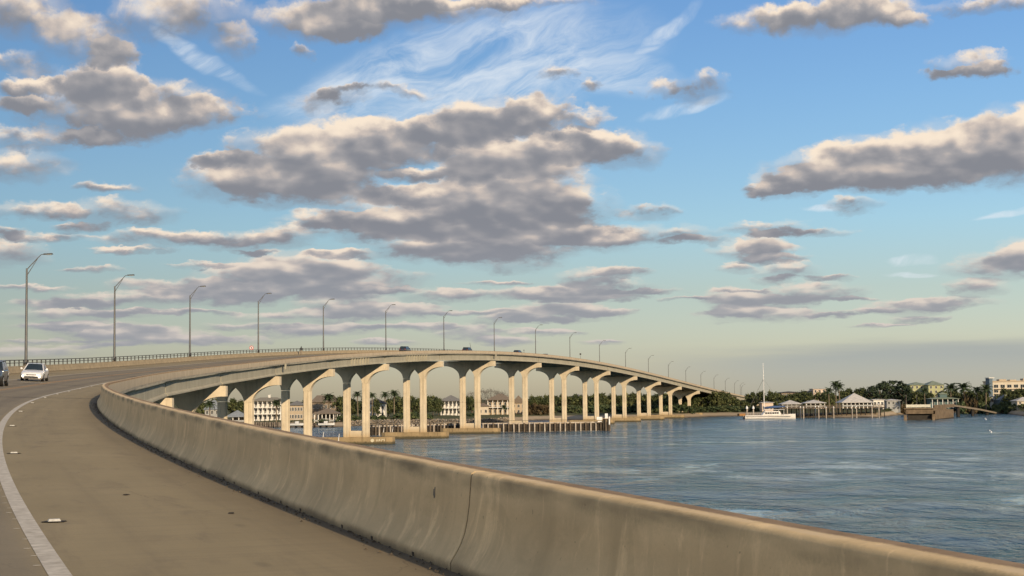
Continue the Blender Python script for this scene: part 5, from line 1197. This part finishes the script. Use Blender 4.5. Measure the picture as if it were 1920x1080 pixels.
for i, px in enumerate([1476, 1501, 1506.5, 1529, 1535, 1549, 1563, 1598, 1606, 1635, 1648]):
    d = 700 - (i % 3) * 2; o = thing('mooring_pile', ORD[i] + ' pale-capped mooring pile from the left before the raised deck', 'mooring pile', (img_x(px, d), d, 0), group='mooring piles before the deck')
    top = zrow([762, 761.5, 762, 761, 761, 762, 762, 760, 760.5, 759, 756][i], d, px)
    q = MB(); q.tube([(0, 0, -2), (0, 0, top - .5)], .24, 8); q.build('pile_shaft', M_WOODP, o)
    q = MB(); q.tube([(0, 0, top - .5), (0, 0, top - .35), (0, 0, top)], [.29, .29, .03], 8); q.build('pile_cap', M_SIGNW, o)
# two lit marker piles by the catamaran
for i, px in enumerate([1400.5, 1412.5]):
    d = 712; o = thing('mooring_pile', ['white-topped pile left of the catamaran mast, nearer the bow end', 'white-topped pile between the first one and the catamaran mast'][i], 'mooring pile', (img_x(px, d), d, 0), group='mooring piles before the deck')
    q = MB(); q.tube([(0, 0, -2), (0, 0, 4.4)], .3, 8); q.build('pile_shaft', M_WOODP, o); q = MB(); q.tube([(0, 0, 4.4), (0, 0, 4.9), (0, 0, 5.7)], [.6, .5, .05], 8); q.build('pile_cap', M_SIGNW, o)

# catamaran -----------------------------------------------------------------
ct = thing('catamaran', 'long white sailing catamaran with blue boom cover and tall bare mast', 'boat', (img_x(1437, 700), 700, 0))
M_HULL = pmat('catamaran_hull', (0.66, 0.62, 0.56), .35); M_BLUE = pmat('blue_sail_cover', (0.05, 0.09, 0.19), .8); M_ORANGE = pmat('orange_net', (0.34, 0.17, 0.06), .8)
for yy, nmx in ((-2.6, 0), (3.0, 1)):
    q = MB(); rs = []
    for f, w_, zt in [(-9.8, .75, 1.55), (-7, .95, 1.6), (0, 1.0, 1.65), (7, .85, 1.8), (10, .5, 1.95), (12.2, .04, 2.1)]:
        rs.append([q.vert((f, yy - w_, zt)), q.vert((f, yy - w_ * .85, .3)), q.vert((f, yy, -.4)), q.vert((f, yy + w_ * .85, .3)), q.vert((f, yy + w_, zt))])
    for a, b_ in zip(rs, rs[1:]):
        for j in range(4): q.face((a[j], a[j+1], b_[j+1], b_[j]))
        q.face((a[0], b_[0], b_[4], a[4]))
    q.face(rs[0]); q.build('hull', M_HULL, ct, smooth=40)
    q = MB(); q.box(-9.5, 10.0, yy - 1.04, yy - .99, 1.0, 1.14); q.build('hull_stripe', M_TRIM, ct)
q = MB(); q.box(-9.0, 6.5, -2.2, 2.6, 1.2, 1.62); q.build('bridge_deck', M_HULL, ct)
q = MB(); q.hexa([(-2.2, -2.0, 1.62), (6.2, -2.0, 1.62), (6.2, 2.3, 1.62), (-2.2, 2.3, 1.62)], [(-.8, -1.8, 3.3), (5.6, -1.8, 3.3), (5.6, 2.1, 3.3), (-.8, 2.1, 3.3)]); ch = q.build('cabin', M_HULL, ct, bevel=.1)
for i in range(6): q = MB(); q.box(-.8 + i * 1.02, -.8 + i * 1.02 + .8, -2.02, -1.86, 2.15, 2.85); q.build('cabin_window', M_PANE, ct)
q = MB(); q.box(-1.2, 7.6, -2.2, 2.5, 3.9, 4.05); q.build('hardtop', M_HULL, ct)
for xx in (-1.0, 2.0, 5.0, 7.3): q = MB(); q.tube([(xx, -2.0, 1.6), (xx, -2.0, 3.9)], .07, 6); q.build('hardtop_post', M_SIGNW, ct)
q = MB(); q.tube([(-.9, .2, 1.6), (-.9, .2, 13), (-1.0, .2, 24.4)], [.2, .17, .1], 8); q.build('mast', M_SIGNW, ct)
q = MB(); q.tube([(-.8, .2, 4.7), (3, .2, 5.1), (8.2, .2, 5.3)], [.45, .55, .25], 8); q.build('boom_cover', M_BLUE, ct, smooth=True)
for p, r_ in (((-8.8, .2, 2.0), .07), ((9.5, .2, 1.9), .022), ((-.9, -3.4, 1.7), .022)): q = MB(); q.tube([(-.95, .2, 17.5), p], r_, 5); q.build('stay', M_STEEL, ct)
q = MB(); q.box(-12.3, -9.6, -3, 3.2, 1.4, 2.4); q.build('boarding_platform', M_ORANGE, ct, bevel=.1)
for i in range(9): q = MB(); q.tube([(-9.3 + i * .95, -3.4, 1.6), (-9.3 + i * .95, -3.4, 2.6)], .03, 5); q.build('stanchion', M_SIGNW, ct)
q = MB(); q.tube([(-9.3, -3.4, 2.6), (-1.7, -3.4, 2.6)], .03, 5); q.build('lifeline', M_SIGNW, ct)

# old concrete pier stub -----------------------------------------------------
op = thing('old_pier', 'weathered concrete pier stub with pale guard board and hollow below painted dark', 'pier', (img_x(1722, 616), 616, 0))
M_OLD = pmat('old_pier_concrete', (0.20, 0.145, 0.09), .95, col2=(0.075, 0.055, 0.035), scale=.5, bump=.4, bscale=2); M_OLDD = pmat('old_pier_stain_and_shade', (0.035, 0.03, 0.024), .95, scale=.8)  # second colour: tide stain, and the shade painted into the hollow
def opt(p, d, z): return (img_x(p, d) - op.location.x, d - 616, z)
Z1, Z2 = zrow(776, 616, 1722), zrow(765, 616, 1722)
def block(name, pts, z0, z1, mat, bev=.06): q = MB(); q.hexa([opt(p, d, z0) for p, d in pts], [opt(p, d, z1) for p, d in pts]); return q.build(name, mat, op, bevel=bev)
block('deck_slab', [(1698, 616), (1749, 616), (1775, 650), (1726, 650)], Z1, Z2 - .3, M_OLD)
block('edge_beam', [(1695, 615.4), (1752, 615.4), (1752, 616.6), (1695, 616.6)], Z2 - .45, Z2, M_OLD)
block('hollow_shade_block', [(1701, 617.4), (1747, 617.4), (1772, 650), (1726, 650)], -2, Z1 - .01, M_OLDD, 0)  # solid block; its dark colour paints the shade of the hollow
block('tide_ledge', [(1694, 615.8), (1752, 615.8), (1752, 617.3), (1694, 617.3)], -2, .5, M_OLDD)
block('corner_post', [(1694, 615.2), (1700, 615.2), (1700, 617), (1694, 617)], -2, Z1 - .4, M_OLD, .15)
block('corner_post', [(1747, 615.2), (1753, 615.2), (1753, 617), (1747, 617)], -2, Z1 - .1, M_OLD, .15)
block('side_wall', [(1753.5, 616.5), (1788, 668), (1785, 669), (1750.5, 617.5)], .3, zrow(770, 616, 1760), M_OLD)
block('side_wall_foot', [(1754, 616), (1789, 667.6), (1787, 668), (1752, 616.4)], -2, .3, M_OLDD)
block('upper_wall', [(1752, 619), (1790, 672), (1788, 673), (1750, 620)], Z2 - .3, zrow(759.5, 616, 1760), M_OLD)
block('guard_board', [(1699, 616.9), (1745, 616.9), (1745, 617.1), (1699, 617.1)], Z2 + .25, zrow(758.5, 616, 1722), pmat('guard_board_paint', (.52, .50, .40), .7, var=.15), 0)
for i in range(6): block('guard_post', [(1700 + i * 8.8, 617.15), (1700.8 + i * 8.8, 617.15), (1700.8 + i * 8.8, 617.35), (1700 + i * 8.8, 617.35)], Z2 - .3, zrow(757.5, 616, 1722), M_WOODP, 0)
for i, px in enumerate((1699.5, 1719.5)):
    o = thing('light_mast', ['slim grey mast rising at the left end of the old pier', 'slim grey mast rising at the middle of the old pier'][i], 'mast', (img_x(px, 624), 624, 4.2)); q = MB(); q.tube([(0, 0, -.02), (0, 0, 5.4)], [.12, .09], 8); q.build('mast_shaft', M_STEEL, o); q = MB(); q.box(-.25, .25, -.15, .15, 5.35, 5.5); q.build('mast_head', M_STEEL, o)
# sloping revetment to the right of the pier
rv = thing('ramp', 'sloping pale ramp running down to the right from the old pier', 'ramp', (img_x(1830, 760), 760, 0))
q = MB(); P3 = [(1786, 672, 758), (1812, 700, 762), (1840, 735, 766.5), (1866, 765, 772), (1889, 790, 777)]
for (pa, da, ra), (pb, db, rb_) in zip(P3, P3[1:]):
    xa, xb = img_x(pa, da) - rv.location.x, img_x(pb, db) - rv.location.x; ya, yb = da - 760, db - 760; za, zb = zrow(ra, da, pa), zrow(rb_, db, pb)
    q.hexa([(xa, ya, za - 0.8), (xb, yb, zb - 0.8), (xb, yb + 5, zb - 0.8), (xa, ya + 5, za - 0.8)], [(xa, ya + .6, za), (xb, yb + .6, zb), (xb, yb + 5, zb), (xa, ya + 5, za)])
    p_ = MB(); p_.box((xa + xb) / 2 - .5, (xa + xb) / 2 + .5, (ya + yb) / 2 + 1.5, (ya + yb) / 2 + 3.5, -2, (za + zb) / 2 - 0.7); p_.build('support', M_OLDD, rv)
q.build('slope', pmat('revetment_stone', (.22, .18, .125), .95, col2=(.10, .08, .055), scale=.8, bump=.6, bscale=1.6), rv)

# gulls -----------------------------------------------------------------------
M_GULL = pmat('gull_white', (0.80, 0.79, 0.76), .7, var=.03)
def gull(label, px, row, d, rz, size):
    o = thing('gull', label, 'bird', (img_x(px, d, row), d, zrow(row, d, px)), rz, 'gulls over the water'); o.scale = (size,) * 3; o.rotation_euler = (R(20), R(-35), rz)
    q = MB(); q.tube([(-.30, 0, .02), (-.18, 0, 0), (0, 0, -.01), (.14, 0, .02), (.22, 0, .05), (.28, 0, .05), (.33, 0, .04)], [.01, .06, .085, .07, .045, .04, .008], 8); q.build('body', M_GULL, o, smooth=True)
    for sg in (1, -1):
        q = MB(); q.poly([(.10, sg * .05, .04), (.16, sg * .35, .18), (.02, sg * .75, .10), (-.08, sg * .70, .09), (-.02, sg * .35, .15), (-.12, sg * .05, .03)]); q.build('wing', M_GULL, o)
    q = MB(); q.poly([(-.28, -.03, .02), (-.45, -.09, .02), (-.45, .09, .02), (-.28, .03, .02)]); q.build('tail', M_GULL, o)
    q = MB(); q.tube([(.32, 0, .04), (.40, 0, .025)], [.02, .004], 6); q.build('beak', pmat('gull_beak', (.45, .28, .05), .6), o)
gull('nearer white gull with banked wings over the water at right', 1857.5, 810, 190, 2.3, .78)
gull('farther white gull smaller above the first, near the right shore', 1848, 786, 260, 2.4, .75)

# ------------------------------------------------------------------ vegetation
rng = random.Random(21)
# tall dark pines at right
for i, (px, row, d, wd) in enumerate([(1636, 722, 835, 9), (1650, 717, 838, 9), (1660, 713, 842, 9.5), (1671, 712, 840, 9), (1681, 712.5, 845, 9), (1691, 713, 842, 9), (1699, 718, 838, 8)]):
    tree('pine', px, row, d, wd, ORD[i] + ' tall dark pine from the left in the clump behind the boxy grey house', 'tall pines behind the grey house')
# palms
for (px, row, d, lab, sz) in [(671, 737, 615, 'slender palm between the columns of the central pier', 1.1), (698, 740, 612, 'palm just right of the central pier column', 1.0), (722, 738.5, 640, 'left one of two palms beside the white dark-roofed house', 1.15), (739, 736.5, 625, 'tall palm right beside the white dark-roofed house', 1.3),
        (518, 754, 556, 'bushy palm at the right corner of the three-level house', 1.3), (616, 743, 596, 'bushy palm before the large brown house', 1.5), (394, 756, 548, 'palm under the leftmost arch', 1.3), (866, 758, 680, 'short palm right of the balconied white house', .8), (946, 762, 690, 'short palm at the entry of the sprawling tan house', .9),
        (1555, 731, 765, 'left one of three tall palms behind the raised deck', 1.3), (1568, 719, 768, 'tallest of three palms behind the raised deck', 1.4), (1575, 723, 766, 'right one of three tall palms behind the raised deck', 1.3),
        (1735, 731, 800, 'palm in front of the yellow-green house', 1.1), (1784, 724, 850, 'broad palm right of the cupola pavilion', 1.9), (1808, 723, 852, 'broadest palm between the pavilion and the hotel', 2.1), (1833, 729, 848, 'smaller palm left of the hotel tower', 1.5), (1849, 727, 846, 'palm touching the hotel tower', 1.6), (1762, 738, 845, 'low palm behind the cupola roof', 1.2)]:
    palm(px, row, d, lab, size=sz)
def row_of(kind, lst, label, group):
    for i, (px, row, d, wd) in enumerate(lst): tree(kind, px, row, d, wd, ORD[i] + ' ' + label, group)
# dark garden trees behind the houses on the left
row_of('oak', [(372, 752, 600, 9), (402, 762, 575, 7), (438, 748, 590, 9), (452, 760, 580, 7), (530, 758, 600, 8), (574, 760, 600, 7), (636, 750, 598, 8), (648, 746, 610, 8), (661, 748, 620, 7), (682, 746, 640, 8), (705, 757, 626, 5), (728, 752, 645, 8), (744, 748, 655, 9), (757, 746, 650, 9), (772, 741, 660, 8), (785, 748, 650, 8), (800, 748, 668, 9), (812, 752, 675, 8), (822, 756, 684, 6)],
       'dark garden tree from the left behind the shore houses', 'garden trees behind the shore houses')
row_of('bare', [(818, 744, 760, 8), (832, 745, 770, 9), (872, 738, 770, 11), (886, 733, 780, 13), (902, 728, 790, 15), (920, 727, 790, 14), (938, 731, 785, 12), (952, 737, 790, 9)], 'bare grey tree from the left behind the balconied and tan houses', 'bare grey trees behind the houses')
row_of('oak', [(874, 752, 700, 6), (884, 757, 695, 6), (996, 748, 735, 9), (1010, 746, 745, 9), (1022, 749, 748, 9)], 'dark tree from the left around the sprawling tan house', 'trees around the tan house')
row_of('rust', [(990, 757, 712, 6), (1002, 755, 716, 6), (1014, 756, 718, 7), (1024, 758, 722, 6)], 'rusty-brown shrub from the left beyond the gabled house', 'rusty shrubs by the gabled house')
lst = []
x = 1034
while x < 1300: lst.append((x, 742 + rng.uniform(-2, 4) + (1.5 if x < 1150 else 0), 790 + rng.uniform(-8, 25), rng.uniform(8, 11))); x += rng.uniform(7, 12)
row_of('oak', lst[:38], 'dark tree from the left in the wood behind the beach piers', 'wood behind the beach')
lst = []
x = 1036
while x < 1300: lst.append((x, 759 + rng.uniform(-3, 4), 762 + rng.uniform(-6, 8), rng.uniform(6, 9))); x += rng.uniform(9, 14)
row_of('shrub', lst[:38], 'low green shrub from the left along the top of the beach', 'shrubs along the beach')
row_of('oak', [(1296, 757, 800, 9), (1310, 751, 806, 10), (1322, 747, 810, 10), (1334, 742, 806, 10), (1345, 735, 803, 10), (1354, 734, 806, 9), (1364, 738, 810, 9), (1374, 744, 812, 10), (1386, 750, 815, 10), (1398, 752, 820, 9)], 'dark tree from the left hiding the low end of the bridge', 'trees hiding the bridge end')
row_of('shrub', [(1300, 765, 785, 8), (1315, 762, 788, 8), (1330, 761, 790, 9), (1346, 760, 792, 9), (1360, 759, 795, 9), (1374, 760, 797, 9), (1388, 761, 800, 8), (1400, 762, 800, 8), (1412, 762, 800, 8)], 'shrub from the left at the foot of the bridge-end trees', 'shrubs at the bridge end')
row_of('oak', [(1403, 742, 850, 8), (1413, 737, 855, 8), (1428, 734, 850, 9), (1443, 733, 852, 10), (1455, 744, 860, 10), (1470, 744, 830, 10), (1484, 743, 835, 10), (1497, 736, 850, 9), (1508, 733, 852, 9), (1520, 746, 840, 9), (1537, 744, 815, 9), (1549, 746, 815, 8), (1560, 738, 825, 9), (1582, 732, 850, 9), (1594, 729, 852, 10), (1607, 730, 850, 10), (1620, 728, 848, 10), (1628, 735, 840, 9)], 'dark tree from the left behind the pavilions', 'trees behind the pavilions')
row_of('oak', [(1706, 736, 850, 9), (1718, 735, 850, 9), (1730, 738, 852, 9), (1744, 740, 860, 8), (1772, 733, 880, 9), (1790, 735, 870, 9), (1800, 737, 868, 9), (1813, 734, 862, 9), (1822, 736, 860, 8), (1838, 738, 858, 9), (1846, 741, 856, 8), (1884, 736, 866, 9), (1899, 733, 864, 10), (1912, 736, 860, 9), (1926, 738, 860, 10)], 'tree from the left between the cupola pavilion and the right edge', 'trees around the cupola pavilion')
row_of('rust', [(1812, 738, 846, 6), (1824, 742, 846, 7), (1700, 757, 815, 6), (1690, 762, 812, 6)], 'brownish shrub from the left near the cupola pavilion', 'brownish shrubs near the pavilion')
row_of('shrub', [(1804, 752, 842, 7), (1818, 750, 848, 8), (1832, 750, 850, 8), (1846, 753, 850, 7), (1866, 757, 852, 6), (1880, 752, 852, 7), (1893, 752, 852, 7), (1906, 756, 848, 7), (1920, 757, 846, 7), (1664, 766, 800, 5), (1678, 767, 802, 6)], 'green shrub from the left on the right-hand bank', 'shrubs on the right bank')
row_of('shrub', [(640, 778, 566, 5), (652, 777, 572, 5), (664, 778, 580, 5), (700, 778, 590, 5), (716, 778, 592, 5), (746, 774, 596, 6), (760, 772, 598, 6), (774, 771, 598, 6), (800, 775, 600, 6), (870, 772, 650, 5), (886, 774, 650, 5), (606, 785, 556, 5), (580, 784, 556, 4), (536, 786, 556, 4)], 'garden shrub from the left along the left shore', 'garden shrubs along the left shore')
